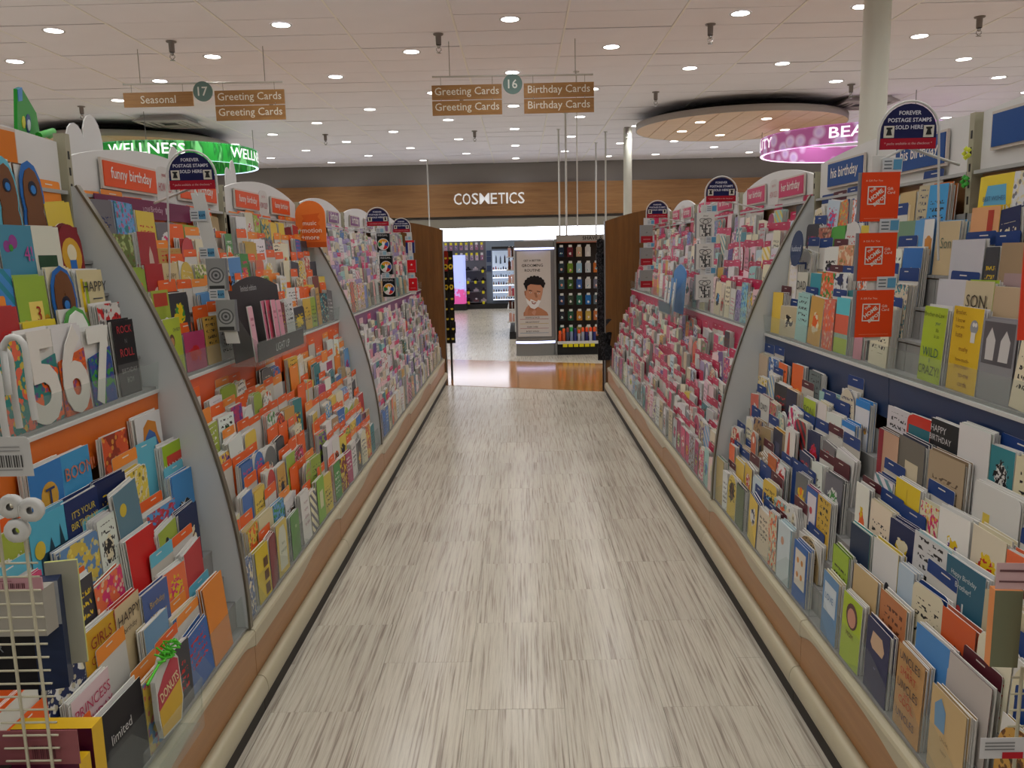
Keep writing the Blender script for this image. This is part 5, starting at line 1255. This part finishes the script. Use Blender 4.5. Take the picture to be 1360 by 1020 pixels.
# small clips on the right upright
for z, c, lab in ((1.655, 'd8e03a', 'tiny yellow paper flower clipped on the right rack upright'), (1.578, '3fae3a', 'tiny green bow clipped on the right rack upright')):
    q = MB(); m_ = mat('clip_' + c, c, .5)
    for k in range(5): q.lathe([(0, -.008), (.008, 0), (0, .008)], (1.252 - .002, 2.37 + .013 * cos(k * 1.256), z + .012 * sin(k * 1.256)), m_, 8)
    tag(q.build('clip_ornament'), lab, 'ornament')

# ------------------------------------------------------------------ far shop area
# ceiling-hung poles
for x, y, z1, lab in ((.77, 15.9, 1.65, 'first'), (.80, 14.1, 1.65, 'second'), (.765, 10.95, 1.62, 'third'), (1.66, 18.0, 1.65, 'fourth'), (1.70, 16.4, 1.65, 'fifth'), (-2.2, 20.5, 1.6, 'sixth')):
    q = MB(); q.tube([(x, y, z1), (x, y, CEIL)], .017 if y > 12 else .008, WHITE, 8); a = q.build('pole', loc=(x, y, z1)); a.name = 'ceiling_pole'
    q = MB(); q.lathe([(.04, -.008), (.04, 0)], (x, y, CEIL), WHITE, 12); q.build('ceiling_plate', parent=a)
    tag(a, 'thin white pole rising to the ceiling behind the left gondola end' if lab == 'sixth' else f'{dict(third="third").get(lab, lab)} thin white ceiling pole right of the COSMETICS letters', 'pole', 'thin white ceiling poles beyond the aisle')
# grooming end stand
gx0, gx1, gy = -.07, .465, 11.2
e = empty('poster_stand', ((gx0 + gx1) / 2, gy + .1, 0), 'grey metal end stand with a lit grooming poster of a man shaving', 'display stand')
def curved(z0, z1, bulge, m, name, x0=gx0, x1=gx1, dy=0, off=0):
    q = MB(); pts = [(x0 + (x1 - x0) * k / 12, gy + dy - bulge * sin(pi * k / 12)) for k in range(13)] + [(x1, gy + .25), (x0, gy + .25)]
    q.prism(pts, 'z', z0, z1, m); return q.build(name, parent=e)
curved(0, .17, .05, STEEL, 'base'); curved(.17, .20, .052, mat('cool_strip', 'ffffff', .4, emit='b8c4ff', estr=2.2), 'light_strip'); curved(.20, .25, .05, STEEL, 'lower_trim')
curved(1.46, 1.55, .05, STEEL, 'top_cap'); curved(1.435, 1.46, .052, MATS['cool_strip'], 'light_strip'); 
q = MB(); q.box(gx0, gx1, gy, gy + .25, .25, 1.44, mat('stand_grey', '77777a', .5)); q.build('body', parent=e)
q = MB(); q.box(gx1, gx1 + .025, gy - .03, gy + .28, 0, 1.57, STEEL); q.build('side_post', parent=e)
f = camframe((gx0 + gx1) / 2 - .01, gy - .012, .26); q = MB(); W_, H_ = .455, 1.155
slab(q, f, rect(W_, H_), .006, solid('c4bfba')); po = q.build('poster', parent=e)
def shp(q, pts, col, d): slab(q, f, pts, .0004, solid(col), d=d)
q = MB()
# bare shoulder, neck, face, foam, hair - flat poster print
shp(q, [(-.15, .285), (.19, .285), (.17, .33), (.10, .38), (.02, .42), (-.02, .40), (-.12, .36), (-.15, .33)], 'b07a5c', .001)
shp(q, [(-.09, .36), (.03, .36), (.05, .47), (-.08, .50)], 'a46e54', .0014)
face = [(-.11, .62), (-.12, .55), (-.10, .48), (-.06, .425), (.00, .40), (.05, .43), (.085, .50), (.11, .58), (.12, .66), (.08, .72), (-.02, .74), (-.09, .70)]
shp(q, face, 'c08c70', .0018)
shp(q, [(-.115, .55), (-.13, .57), (-.135, .62), (-.11, .63)], 'a06c50', .002)
shp(q, [(-.115, .53), (-.10, .46), (-.05, .395), (.0, .375), (.05, .41), (.09, .49), (.05, .50), (.035, .475), (-.02, .50), (-.05, .515), (-.06, .48)], 'dcdcdc', .0024)
shp(q, [(-.045, .487), (.03, .465), (.0, .44), (-.03, .45)], '8a4038', .003); shp(q, [(-.035, .478), (.02, .462), (-.01, .455)], 'e8e4e0', .0034)
shp(q, [(-.005, .60), (.02, .53), (.045, .535), (.03, .60)], '9a6a50', .003)
for x, z in ((-.05, .60), (.06, .585)):
    shp(q, [(x - .028, z + .028), (x + .026, z + .02), (x + .024, z + .028), (x - .02, z + .038)], '2c2220', .0032)
    shp(q, [(x - .02, z), (x, z - .008), (x + .02, z - .002), (x, z + .01)], 'd8d0c8', .003); shp(q, disc(.006, 8, x, z + .001), '2a2422', .0034)
shp(q, [(.135 * cos(t) + .005, .70 + .115 * sin(t)) for t in [-.35 + (pi + .5) * k / 16 for k in range(17)]] + [(-.10, .62), (-.09, .69), (-.05, .715), (.03, .705), (.09, .70), (.11, .67)], '1e1a1c', .0034)
for k in range(9): shp(q, disc(.026, 8, .005 - .125 * cos(pi * (k + .5) / 9), .70 + .105 * sin(pi * (k + .5) / 9)), '221e20', .0036)
shp(q, [(-.13, .29), (-.10, .29), (-.09, .36), (-.07, .40), (-.085, .42), (-.105, .41), (-.13, .36)], 'b88468', .0038)
shp(q, [(-.02, .30), (.005, .29), (.02, .345), (.01, .365), (-.01, .36), (-.04, .33)], 'c0907a', .0038)
q.build('portrait_print', parent=po)
q = MB()
for t, z, hh in (('GET A BETTER', 1.03, .026), ('GROOMING', .965, .038), ('ROUTINE', .90, .036)): lay_text(q, t, f, -.02, z, height=hh, color='3c3a38', d=.001, bold=.01)
for t, z, c in (('SHAVE & FACE', .262, 'a03a3a'), ('DEODORANT', .20, 'b8a050'), ('HAIR CARE', .135, '9a3a54'), ('BODY WASH', .073, '3a7aa0')):
    lay_text(q, t, f, -.03, z, height=.021, color='3c3a38', d=.001); quad(q, f, -.2, .19, z - .024, z - .019, solid(c), d=.001)
q.build('lettering', parent=po)
# shaving gondola end with pegged packs
sx0, sx1, sy = .495, 1.20, 11.2
e = empty('pegboard_stand', ((sx0 + sx1) / 2, sy + .2, 0), 'dark pegboard shelf end headed SHAVE & with grooming packs', 'display stand')
q = MB(); q.box(sx0, sx1, sy + .10, sy + .14, .05, 1.54, mat('peg_dark', '2c2420', .8)); q.build('peg_panel', parent=e)
q = MB(); q.box(sx0, sx1, sy - .02, sy + .14, 1.53, 1.62, mat('header_grey', '8f8c86', .5)); hb = q.build('header_box', parent=e)
f = camframe(.98, sy - .02, 1.575); q = MB(); lay_text(q, 'SHAVE &', f, 0, 0, height=.05, color='1c1a18', d=.002, bold=.01); q.build('lettering', parent=hb)
q = MB(); q.box(sx0, sx1, sy - .02, sy + .12, 1.515, 1.53, mat('copper_strip', '9a5a44', .4)); q.build('copper_trim', parent=e)
q = MB(); q.box(sx0, sx1, sy, sy + .14, 0, .16, BLACK); q.build('base_box', parent=e)
q = MB(); q.box(sx0, sx1, sy - .06, sy + .1, .16, .175, STEEL); q.box(sx0, sx1, sy - .07, sy - .06, .155, .195, WHITE); q.build('bottom_shelf', parent=e)
for i in range(6):
    q = MB(); f = camframe(sx0 + .1 + .075 * i, sy - .072, .115); slab(q, f, rect(.06, .045), .001, solid('d8c81e')); q.build('yellow_tag', parent=e)
sq = MB(); random.seed(21)
COLS = [['24344c', '2a3a44', '44606a', '2c3c58', '30343c', '26564c'], ['6a2430', '6c8c2c', '3c5c2c', '3c4c3c', '2c5a44', '40604c'], ['b8a488', '8fb4c8', '3a5c9c', '2c6c5c', 'b87c2c', '9c8c4c'], ['c8c8c8', 'b4b8bc', 'c0c0c0', '2a6cac', 'b8a050', 'c4c0a0'], ['3a2c2a', 'b8682c', '6c6c7c', '5c6c74', 'b87040', 'a86444']]
CN = {'2': 'dark', '3': 'dark', '4': 'deep coloured', '6': 'muted', '8': 'pale blue', '9': 'olive', 'b': 'light', 'c': 'white', '5': 'grey', 'a': 'brown'}
for i, xx in enumerate((.56, .68, .80, .92, 1.03)):
    for j in range(6):
        if i == 4 and j == 0: continue
        zt = 1.48 - j * .215; col = COLS[i][j]; ww, hh = .075, .15
        y_ = sy + .02; f = camframe(xx, y_, zt - hh)
        q = MB(); slab(q, f, [(-ww / 2, 0), (ww / 2, 0), (ww / 2, hh * .8), (ww * .2, hh), (-ww * .2, hh), (-ww / 2, hh * .8)], .002, solid(col))
        slab(q, f, roundtop(ww * .66, hh * .6, .02), .022, design(col, random.choice(['white', 'teal', 'silver', 'orange']), 'white', (0, 1, 0, 0)), d=.022)
        o = q.build('hanging_pack', loc=(xx, y_, zt - hh)); tag(o, f'{CN[col[0]]} blister pack, {ORD[j]} row down and {ORD[i]} column of the shaving pegboard', 'pack', 'packs on the shaving pegboard')
        q = MB(); q.tube([(xx, sy + .1, zt - .012), (xx, sy - .03, zt - .008)], .003, CHROME, 5); q.build('peg_hook', parent=e)
        q = MB(); slab(q, camframe(xx, sy - .032, zt - .022), rect(.045, .03), .001, solid('c8ccc8')); q.build('price_tag', parent=e)
for i in range(10):
    xx = .53 + .052 * i; h = (.16, .19, .2, .21, .19, .17, .20, .2, .2, .2)[i]
    body = ('c8502a', 'b8502a', '40485c', '7a84a0', '30366a', 'a0a0a8', '9098a8', '2a2a5a', 'b0b4c0', '2c3470')[i]; cap = ('e0602a', 'e0602a', '8a4a44', '2f9a4c', '3a3a6c', 'e0562a', 'e0562a', 'e0502a', 'e0502a', 'e0562a')[i]
    q = MB(); q.lathe([(0, 0), (.021, 0), (.022, .01), (.022, h * .68), (.016, h * .72)], (xx, sy - .02, .175), PRINT, 12, at=design(body, 'white', 'white', (0, 0, 0, 0)))
    o = q.build('spray_can', loc=(xx, sy - .02, .175)); q = MB(); q.lathe([(.018, h * .70), (.020, h * .74), (.019, h * .96), (.012, h), (0, h)], (xx, sy - .02, .175), PRINT, 12, at=solid(cap)); q.build('cap', parent=o)
    tag(o, f'shaving foam can, {ORD[i]} from the left on the bottom shelf of the shaving stand', 'spray can', 'foam cans on the shaving stand')
# narrow white shelf unit seen edge-on left of the poster
e = empty('narrow_shelf_unit', (-.12, 13.6, 0), 'narrow white shelf unit of pink and brown packs left of the grooming poster', 'shelf unit')
q = MB(); q.box(-.1, -.08, 13.4, 15.2, .1, 1.48, WHITE); q.box(-.19, -.08, 13.4, 15.2, .0, .12, BLACK); q.build('frame', parent=e)
for k in range(6):
    q = MB(); q.box(-.22, -.09, 13.4, 15.2, .27 + .21 * k, .285 + .21 * k, WHITE); q.build('shelf', parent=e)
random.seed(3)
for k in range(6):
    for j in range(2):
        x = -.19 + .055 * j; c = random.choice(['d8a0a0', 'c8988c', '7a3a30', 'c04a5c', '4a2c24', 'd8b4ac']); z = .285 + .21 * k
        q = MB(); q.box(x, x + .045, 13.42, 13.48, z, z + ru(.11, .16), PRINT, solid(c)); q.lathe([(.008, 0), (.008, .012), (0, .012)], (x + .022, 13.45, z + .155), WHITE, 8)
        tag(q.build('cosmetic_box'), f'small warm-toned box, {["left", "right"][j]} one on the {ORD[k]} shelf up of the narrow unit', 'box', 'boxes on the narrow shelf unit')
# cosmetics wall
CY = 21.15
e = empty('cosmetics_wall_unit', (-1.5, CY, 0), 'grey pegboard cosmetics wall with hanging packs far beyond the aisle', 'display unit')
q = MB(); q.box(-3.6, -.86, CY, CY + .05, .1, 1.70, mat('peg_grey', '6c6c74', .7)); q.build('peg_panel', parent=e)
q = MB(); q.box(-3.6, -.1, CY - .3, CY + .05, 0, .12, BLACK); q.build('kick_box', parent=e)
for z in (.16, .42, .68, .95):
    q = MB(); q.box(-2.2, -.88, CY - .25, CY, z, z + .02, mat('shelf_grey', '5a5a62', .5)); q.build('shelf', parent=e)
random.seed(9)
for j, z in enumerate((1.48, 1.22)):
    for i in range(9):
        x = -2.0 + .13 * i; c = random.choice(['a07a8c', 'b08c9c', '8c7c94', 'b0a0a8', '9c6c84', 'c0a8b4'])
        f = camframe(x, CY - .05, z); q = MB(); slab(q, f, roundtop(.075, .15, .02), .02, design(c, 'white', 'purple', (0, 1, 0, 0))); quad(q, f, -.03, .03, .13, .19, solid('d8cc3a' if rnd() < .7 else 'd0d0d0'), d=.004)
        tag(q.build('hanging_pack'), f'mauve cosmetic pack, {ORD[i]} from the left in the {["top", "second"][j]} row of the far pegboard', 'pack', 'packs on the far cosmetics pegboard')
for j, z in enumerate((.18, .44, .70, .97)):
    for i in range(6):
        x = -1.95 + .19 * i; c = random.choice(['2a262c', '3a343c', '8c8890', '6c4c50', '1f1c22', 'a89ca0'])
        q = MB(); q.box(x, x + .13, CY - .2, CY - .08, z, z + .05, PRINT, solid(c)); q.lathe([(.03, .05), (.03, .085), (.0, .095)], (x + .065, CY - .14, z), PRINT, 10, at=solid('cfcdd2' if rnd() < .3 else c))
        tag(q.build('makeup_case'), f'small makeup case, {ORD[i]} from the left, {ORD[j]} shelf up of the far wall unit', 'case', 'makeup cases on the far wall shelves')
        if rnd() < .45:
            q = MB(); slab(q, camframe(x + .06, CY - .255, z - .06), rect(.06, .07), .001, solid('d8d02a')); q.build('yellow_tag', parent=e)
# lit white unit
e = empty('lit_display_unit', (-.5, CY, 0), 'brightly lit white cosmetics shelving right of the far pegboard', 'display unit')
wl = mat('lit_white', 'c8d4e0', .5, emit='c8dcff', estr=.35); q = MB(); q.box(-.86, .1, CY + .0, CY + .05, .1, 1.70, mat('unit_blue_grey', '7e8a98', .5)); q.build('back_panel', parent=e)
q = MB(); q.box(-.70, .05, CY - .06, CY - .0, .2, 1.45, wl); q.build('light_box', parent=e)
q = MB(); q.box(-.70, .05, CY - .3, CY - .06, 1.49, 1.55, BLACK); q.build('canopy', parent=e)
q = MB(); q.box(-.70, .05, CY - .07, CY - .06, .12, .2, MATS['unit_blue_grey']); q.build('base_panel', parent=e)
for z in (.22, .40, .58, .77, .96):
    q = MB(); q.box(-.69, .04, CY - .26, CY - .06, z, z + .015, WHITE); q.build('shelf', parent=e)
    q = MB(); q.box(-.69, .04, CY - .27, CY - .262, z - .005, z + .02, mat('cool_edge', 'ffffff', .4, emit='dfeaff', estr=1.2)); q.build('light_edge', parent=e)
for j, z in enumerate((.235, .415, .595, .785, .975)):
    for i in range(11):
        x = -.67 + .063 * i; c = random.choice(['6c2430', '2a262c', '8c7c60', 'a04c54', '4c5c6c', 'b8a490', '3c3440'])
        h = ru(.05, .09); q = MB(); q.lathe([(.018, 0), (.018, h * .6), (.011, h * .65), (.011, h), (0, h)], (x, CY - .2, z), PRINT, 8, at=solid(c))
        tag(q.build('cosmetic_bottle'), f'tiny cosmetic bottle, {ORD[i]} from the left on the {ORD[j]} lit shelf up', 'bottle', 'bottles on the far lit shelves')
for i in range(6):
    x = -.6 + .11 * i; q = MB(); f = camframe(x, CY - .09, 1.12 + (.0 if i % 2 else .02))
    slab(q, f, [(-.022, 0), (.022, 0), (.016, .15), (0, .21), (-.016, .15)], .012, solid('20262e' if i > 1 else '5c7080'))
    tag(q.build('brush_pack'), f'dark pointed brush pack, {ORD[i]} from the left above the lit shelves', 'pack', 'brush packs on the far lit unit')
for z in (1.02, 1.25, 1.4):
    q = MB(); q.box(-.84, -.73, CY - .05, CY, z - .08, z + .06, PRINT, design('6c7c90', 'white', 'navy', (1, 0, 0, 0), .3)); q.build('photo_panel', parent=e)
# pink lit pillar display
e = empty('pillar_display', (-1.54, 20.6, 0), 'lit blue-white pillar display with pink rose print left in the distance', 'display stand')
m, nt, b = new_mat('rose_print'); N_ = nt.nodes; L_ = nt.links
tc = N_.new('ShaderNodeTexCoord'); sp = N_.new('ShaderNodeSeparateXYZ'); L_.new(tc.outputs['Object'], sp.inputs[0])
ns = N_.new('ShaderNodeTexNoise'); ns.inputs['Scale'].default_value = 7; L_.new(tc.outputs['Object'], ns.inputs['Vector'])
ma = N_.new('ShaderNodeMath'); ma.operation = 'MULTIPLY_ADD'; ma.inputs[1].default_value = -.9; ma.inputs[2].default_value = .55; L_.new(sp.outputs[2], ma.inputs[0])
mb_ = N_.new('ShaderNodeMath'); mb_.operation = 'ADD'; L_.new(ma.outputs[0], mb_.inputs[0]); L_.new(ns.outputs[0], mb_.inputs[1])
cr = N_.new('ShaderNodeValToRGB'); cr.color_ramp.elements[0].position = .55; cr.color_ramp.elements[0].color = rgba('a8b4f0'); cr.color_ramp.elements[1].position = .68; cr.color_ramp.elements[1].color = rgba('c04a8c')
L_.new(mb_.outputs[0], cr.inputs[0]); L_.new(cr.outputs[0], b.inputs['Base Color']); L_.new(cr.outputs[0], b.inputs['Emission Color']); b.inputs['Emission Strength'].default_value = .8
q = MB(); q.prism([(-1.70, 20.5), (-1.40, 20.45), (-1.36, 20.75), (-1.68, 20.78)], 'z', .16, 1.36, m); q.build('printed_box', parent=e)
q = MB(); q.prism([(-1.74, 20.45), (-1.37, 20.40), (-1.33, 20.78), (-1.72, 20.8)], 'z', 0, .16, BLACK); q.build('plinth', parent=e)

# hanging strips at the gondola ends
def end_strip(s, Y, u0, u1, z0, z1, kind, lab):
    e = empty('end_strip_display', (s * (u0 + u1) / 2, Y, 0), lab, 'display stand')
    q = MB(); q.tube([(s * (u0 + u1) / 2, Y + .03, 0), (s * (u0 + u1) / 2, Y + .03, z1)], .012, BLACK, 8); q.build('post', parent=e)
    n = 9; 
    for k in range(n):
        z = z1 - (z1 - z0) * (k + 1) / n
        for j in range(2):
            uc = u0 + (u1 - u0) * (.27 + .5 * j) + ru(-.006, .006); f = camframe(s * uc, Y - .02 - .012 * k * (kind == 'b') , z, ru(-.3, .3), ru(-.1, .1)); q = MB(); h = (z1 - z0) / n * 1.15
            if kind == 'y':
                slab(q, f, rect((u1 - u0) * .5, h), .012, design('16140f' if k > 1 or j == 0 else '8c2418', 'yellow', 'red', (0, 0, 0, 0)))
                cres = [(.020 * cos(t), h * .5 + .028 * sin(t)) for t in [-.9 + 1.8 * i / 7 - pi / 2 for i in range(8)]] + [(.012 * cos(t), h * .5 + .008 + .016 * sin(t)) for t in [pi * 1.5 + .9 - 1.8 * i / 7 for i in range(8)]]
                slab(q, f, cres, .001, solid('d0b83a'), d=.002)
                if k in (1, 3): slab(q, f, disc(.026, 14, 0, h * .55), .001, solid('d8b82a'), d=.003); slab(q, f, disc(.012, 10, 0, h * .55), .001, solid('2a2418'), d=.005)
            else:
                slab(q, f, roundtop((u1 - u0) * .52, h, .03), .014, design(('17171a', '202226', '3c3840', '24262c')[(k + j) % 4] if j == (s > 0) else '0e0e10', '3a3a3e', 'black', (1, 0, 0, 0)))
            tag(q.build('hanging_pack', loc=f[0]), f'black {"and yellow " if kind == "y" else ""}hanging pack, {ORD[k]} down in the {["first", "second"][j]} column of the {"left" if s < 0 else "right"} end strip', 'pack', 'packs on the end strips')
            
end_strip(-1, 9.12, .73, .845, .42, 1.42, 'y', 'black post strip of dark packs with yellow crescents at the end of the left row')
end_strip(1, 8.2, .755, .90, .33, 1.50, 'b', 'black post strip of dark glittery packs at the end of the right row')

# ------------------------------------------------------------------ near foreground, left wire spinner
WIRE = mat('cream_wire', 'b9b49c', .4)
e = empty('wire_rack', (-.72, 1.05, 0), 'cream wire peg rack with hanging packs in the near left corner', 'wire rack')
for x in (-.672, -.706):
    q = MB(); q.tube([(x, 1.05, .02), (x, 1.05, 1.09)], .0022, WIRE, 6); q.build('upright_wire', parent=e)
for k in range(24):
    z = .56 + .0195 * k; q = MB(); q.tube([(-.738, 1.052, z), (-.700, 1.052, z), (-.660, 1.052, z)], .0016, WIRE, 5); q.build('rung', parent=e)
q = MB(); q.tube([(-.90, 1.06, .02), (-.90, 1.06, 1.35)], .012, WIRE, 10); q.tube([(-.9, 1.06, 1.08), (-.672, 1.05, 1.09)], .003, WIRE, 6); q.build('centre_post', parent=e)
q = MB(); q.lathe([(.0, 0), (.16, 0), (.16, .012), (.02, .03), (0, .03)], (-.62, 1.05 - .3, 0), WIRE, 20); 
q = MB(); q.box(-.95, -.60, 1.0, 1.1, 0, .02, WIRE); q.build('foot', parent=e)
PL = mat('hook_white', 'c4c4c0', .35)
for k, (x, z, y) in enumerate(((-.66, 1.285, 1.08), (-.695, 1.27, 1.10), (-.675, 1.255, 1.04), (-.71, 1.235, 1.06))):
    q = MB(); q.tube([(x - .03, y, z - .05), (x - .03, y, z + .01)] + [(x - .015 + .015 * cos(t) * -1, y, z + .01 + .018 * sin(t)) for t in [pi * i / 6 for i in range(7)]] + [(x, y, z - .05), (x + .002, y, z - .085)], .0045, PL, 8)
    tag(q.build('plastic_hook'), f'{ORD[k]} white plastic hanger hook bunched at the left edge', 'hook', 'white hooks at the left edge')
for k, (x, z) in enumerate(((-.646, 1.09), (-.672, 1.095), (-.668, 1.062))):
    q = MB(); q.lathe([(.005, -.004), (.015, -.006), (.017, 0), (.015, .006), (.005, .004)], (0, 0, 0), PL, 14)
    for i in range(len(q.v)): a_ = q.v[i]; q.v[i] = (x + a_[0], 1.03 + a_[2], z + a_[1])
    tag(q.build('suction_cup'), f'{ORD[k]} white round plastic cup below the barcode tag', 'plastic cup', 'white round cups under the barcode tag')
f = camframe(-.655, 1.005, 1.142, 0, -.05); q = MB(); slab(q, f, roundtop(.066, .052, .006, 2), .001, solid('b9b9b7'))
for i in range(14): quad(q, f, -.022 + .0032 * i, -.022 + .0032 * i + (.0018 if i % 3 else .001), .012, .028, solid('3a3a3a'), d=.0006)
for z in (.033, .038, .008): quad(q, f, -.028, .02, z, z + .0015, solid('8c8c8c'), d=.0006)
tag(q.build('barcode_tag', loc=f[0]), 'white barcode tag hanging under the hooks at the left edge', 'tag')
bag = mat('clear_bag', 'c8ccd0', .15); m = acrylic('clear_film', (.9, .92, .94), .12, .25)
q = MB(); rng = random.Random(4)
V = []; Fc = []
for i in range(9):
    for k in range(12):
        t = 2 * pi * k / 12; r = .05 * (1 - .7 * (i / 8) ** 2) * (1 + .25 * rng.uniform(-1, 1)); V.append((-.735 + r * cos(t), 1.04 + .5 * r * sin(t), 1.27 + .012 * i + .004 * rng.uniform(-1, 1)))
for i in range(8):
    for k in range(12): Fc.append((i * 12 + k, i * 12 + (k + 1) % 12, (i + 1) * 12 + (k + 1) % 12, (i + 1) * 12 + k))
q.mesh_part(V, Fc, m, smooth=True); tag(q.build('plastic_bag'), 'crumpled clear plastic bag above the white hooks at the left edge', 'bag')
def pack(name, x, y, z, w, h, t, col, lab, cat, yaw=0, top=None, edge=None, extra=None, gr='packs hanging on the near wire rack'):
    f = camframe(x, y, z, yaw); q = MB(); slab(q, f, rect(w, h), t, solid(col), side=solid(edge or col))
    if extra: extra(q, f, w, h)
    o = q.build(name, loc=f[0]); tag(o, lab, cat, gr)
    if top:
        q = MB(); slab(q, f, rect(w * 1.02, h * .28, 0, h), .002, solid(top))
        for i in range(12): quad(q, f, w * .1 + i * .0028, w * .1 + i * .0028 + (.0016 if i % 3 else .0008), h * 1.05, h * 1.16, solid('5a3038'), d=.0008)
        quad(q, f, -w * .4, w * .2, h * 1.2, h * 1.215, solid('8a5058'), d=.0008)
        q.build('header_tab', parent=o)
    return o
pack('hanging_pack', -.765, 1.11, .875, .14, .07, .03, '9a968c', 'grey bagged pack under a dusty pink header in the wire rack', 'pack', top='b88a92')
pack('hanging_pack', -.80, 1.14, .775, .13, .16, .02, '101018', 'black pack lettered BEER hanging behind the wires', 'pack', extra=lambda q, f, w, h: lay_text(q, 'BEER', f, .0, h * .42, height=.012, color='8a9098', bold=.0, d=.001))
pack('bag_of_socks', -.712, 1.14, .775, .04, .17, .03, '24304c', 'slim navy and white socks pack beside the wires', 'pack', yaw=.3, extra=lambda q, f, w, h: quad(q, f, -w / 2, w / 2, h * .6, h, solid('a0a4a8'), d=.001))
pack('soft_book', -.70, 1.17, .80, .045, .165, .006, 'a0a090', 'tall pale speckled booklet with a lime edge beside the wires', 'booklet', yaw=.25, edge='b8bc70')
pack('gift_box', -.72, 1.06, .52, .16, .185, .03, '4a0f2c', 'deep magenta box with yellow sides at the bottom left corner', 'box', edge='d0a820', top='8a5054')
pack('gift_box', -.70, 1.10, .52, .12, .215, .03, '4a0f2c', 'second magenta box with a tall yellow side, bottom left', 'box', edge='d0a820')
q = MB(); f = camframe(-.80, 1.02, .42, .1); slab(q, f, rect(.16, .30), .01, design('1b1a18', '8a8420', '7a2c20', (1, 0, 0, 0), .4)); tag(q.build('dark_magazine', loc=f[0]), 'dark printed sheet with yellow and red blooms at the lower left edge', 'magazine')
# donut bag with ribbon in a clear pocket, near left
e = empty('clear_pocket', (-.845, 1.72, .27), 'clear plastic pocket holding a ribboned bag in front of the left rack', 'pocket')
q = MB(); q.prism([(-.80, .27), (-.87, .27), (-.875, .40), (-.87, .40), (-.862, .28), (-.808, .28), (-.795, .40), (-.80, .40)], 'y', 1.55, 1.86, ACR); q.build('pocket_wall', parent=e)
f = frame(-1, .835, 1.78, .32, .05, -.1); q = MB()
slab(q, f, [(-.05, 0), (.03, 0), (.05, .05), (.05, .15), (.03, .18), (-.02, .18), (-.055, .14), (-.06, .05)], .012, solid('c9cac4'))
slab(q, f, [(-.052, .005), (.026, .005), (.045, .05), (.045, .10), (-.054, .07)], .001, solid('d0a83a'), d=.001)
slab(q, f, [(-.055, .07), (.045, .10), (.045, .15), (.02, .165), (-.02, .14), (-.052, .11)], .001, solid('b84450'), d=.0015)
lay_text(q, 'DONUTS', f, -.005, .105, height=.024, width=.085, color='e0c8a0', d=.003, rot=.25, bold=.02)
o = tag(q.build('gift_bag', loc=f[0]), 'small yellow and red gift bag lettered DONUTS in the clear pocket', 'bag')
q = MB(); GR = mat('ribbon_green', '4fc02a', .4)
P_, ex, ez, n = f
for k in range(9):
    a_ = -1.3 + .33 * k; c0 = P_ + ex * .0 + ez * .18 + n * .01
    pts = [c0 + (ex * sin(a_) + ez * cos(a_) * .7) * (.05 * i / 5) + n * (.012 * sin(i * 1.9 + k)) + ez * (.006 * cos(i * 2.1 + k)) for i in range(6)]
    q.tube(pts, .0026, GR, 5)
q.tube([c0, c0 - ex * .05 + ez * .0, c0 - ex * .10 - ez * .02], .0035, GR, 5)
q.build('curly_ribbon', parent=o)
# ------------------------------------------------------------------ near foreground, right
e = empty('wire_rack', (.85, 1.28, 0), 'cream wire peg rack cut off by the right edge of the view', 'wire rack')
q = MB(); q.tube([(.835, 1.30, .02), (.835, 1.30, .70)], .003, WIRE, 6); q.tube([(.90, 1.30, .02), (.90, 1.3, 1.55)], .006, WIRE, 8); q.box(.80, .95, 1.27, 1.33, 0, .02, WIRE); q.build('frame', parent=e)
for k in range(5):
    z = .56 + .03 * k; q = MB(); q.tube([(.82, 1.302, z), (.9, 1.302, z)], .002, WIRE, 5); q.build('rung', parent=e)
for k, (x, y, z, lab) in enumerate(((.794, 1.285, .708, 'grey green box with orange edges hanging at the right edge, left of its twin'), (.838, 1.245, .695, 'grey green box with orange edges cut off by the right edge of the view'))):
    o = pack('hanging_box', x, y, z, .044, .135, .02, '6c7058', lab, 'box', edge='d88a50', yaw=-.1, gr='boxes hanging at the right edge')
    q = MB(); f = camframe(x + .012, y - .002, z + .138, -.1); slab(q, f, rect(.07, .045), .001, solid('c0a0a0')); quad(q, f, -.03, .025, .03, .034, solid('6a4a4c'), d=.001); quad(q, f, -.03, .025, .012, .015, solid('6a4a4c'), d=.001); q.build('header_tab', parent=o)
f = camframe(.80, 1.28, .545); q = MB(); slab(q, f, rect(.075, .038), .001, solid('c4c2c2')); quad(q, f, .0, .035, 0, .012, solid('b01c28'), d=.001)
for i in range(3): quad(q, f, -.03, .02, .016 + .006 * i, .0185 + .006 * i, solid('7a7a7a'), d=.001)
tag(q.build('hang_tag', loc=f[0]), 'white tag with a red corner at the lower right edge', 'tag')
f = camframe(.835, 1.30, 1.255); q = MB(); slab(q, f, rect(.10, .165), .003, solid('d8402a')); quad(q, f, -.045, .045, .08, .13, solid('b8b0a8'), d=.001)
tag(q.build('gift_card', loc=f[0]), 'orange red gift card cut off by the right edge of the view', 'gift card')

for o in bpy.data.objects:
    if '_w' in o: del o['_w']
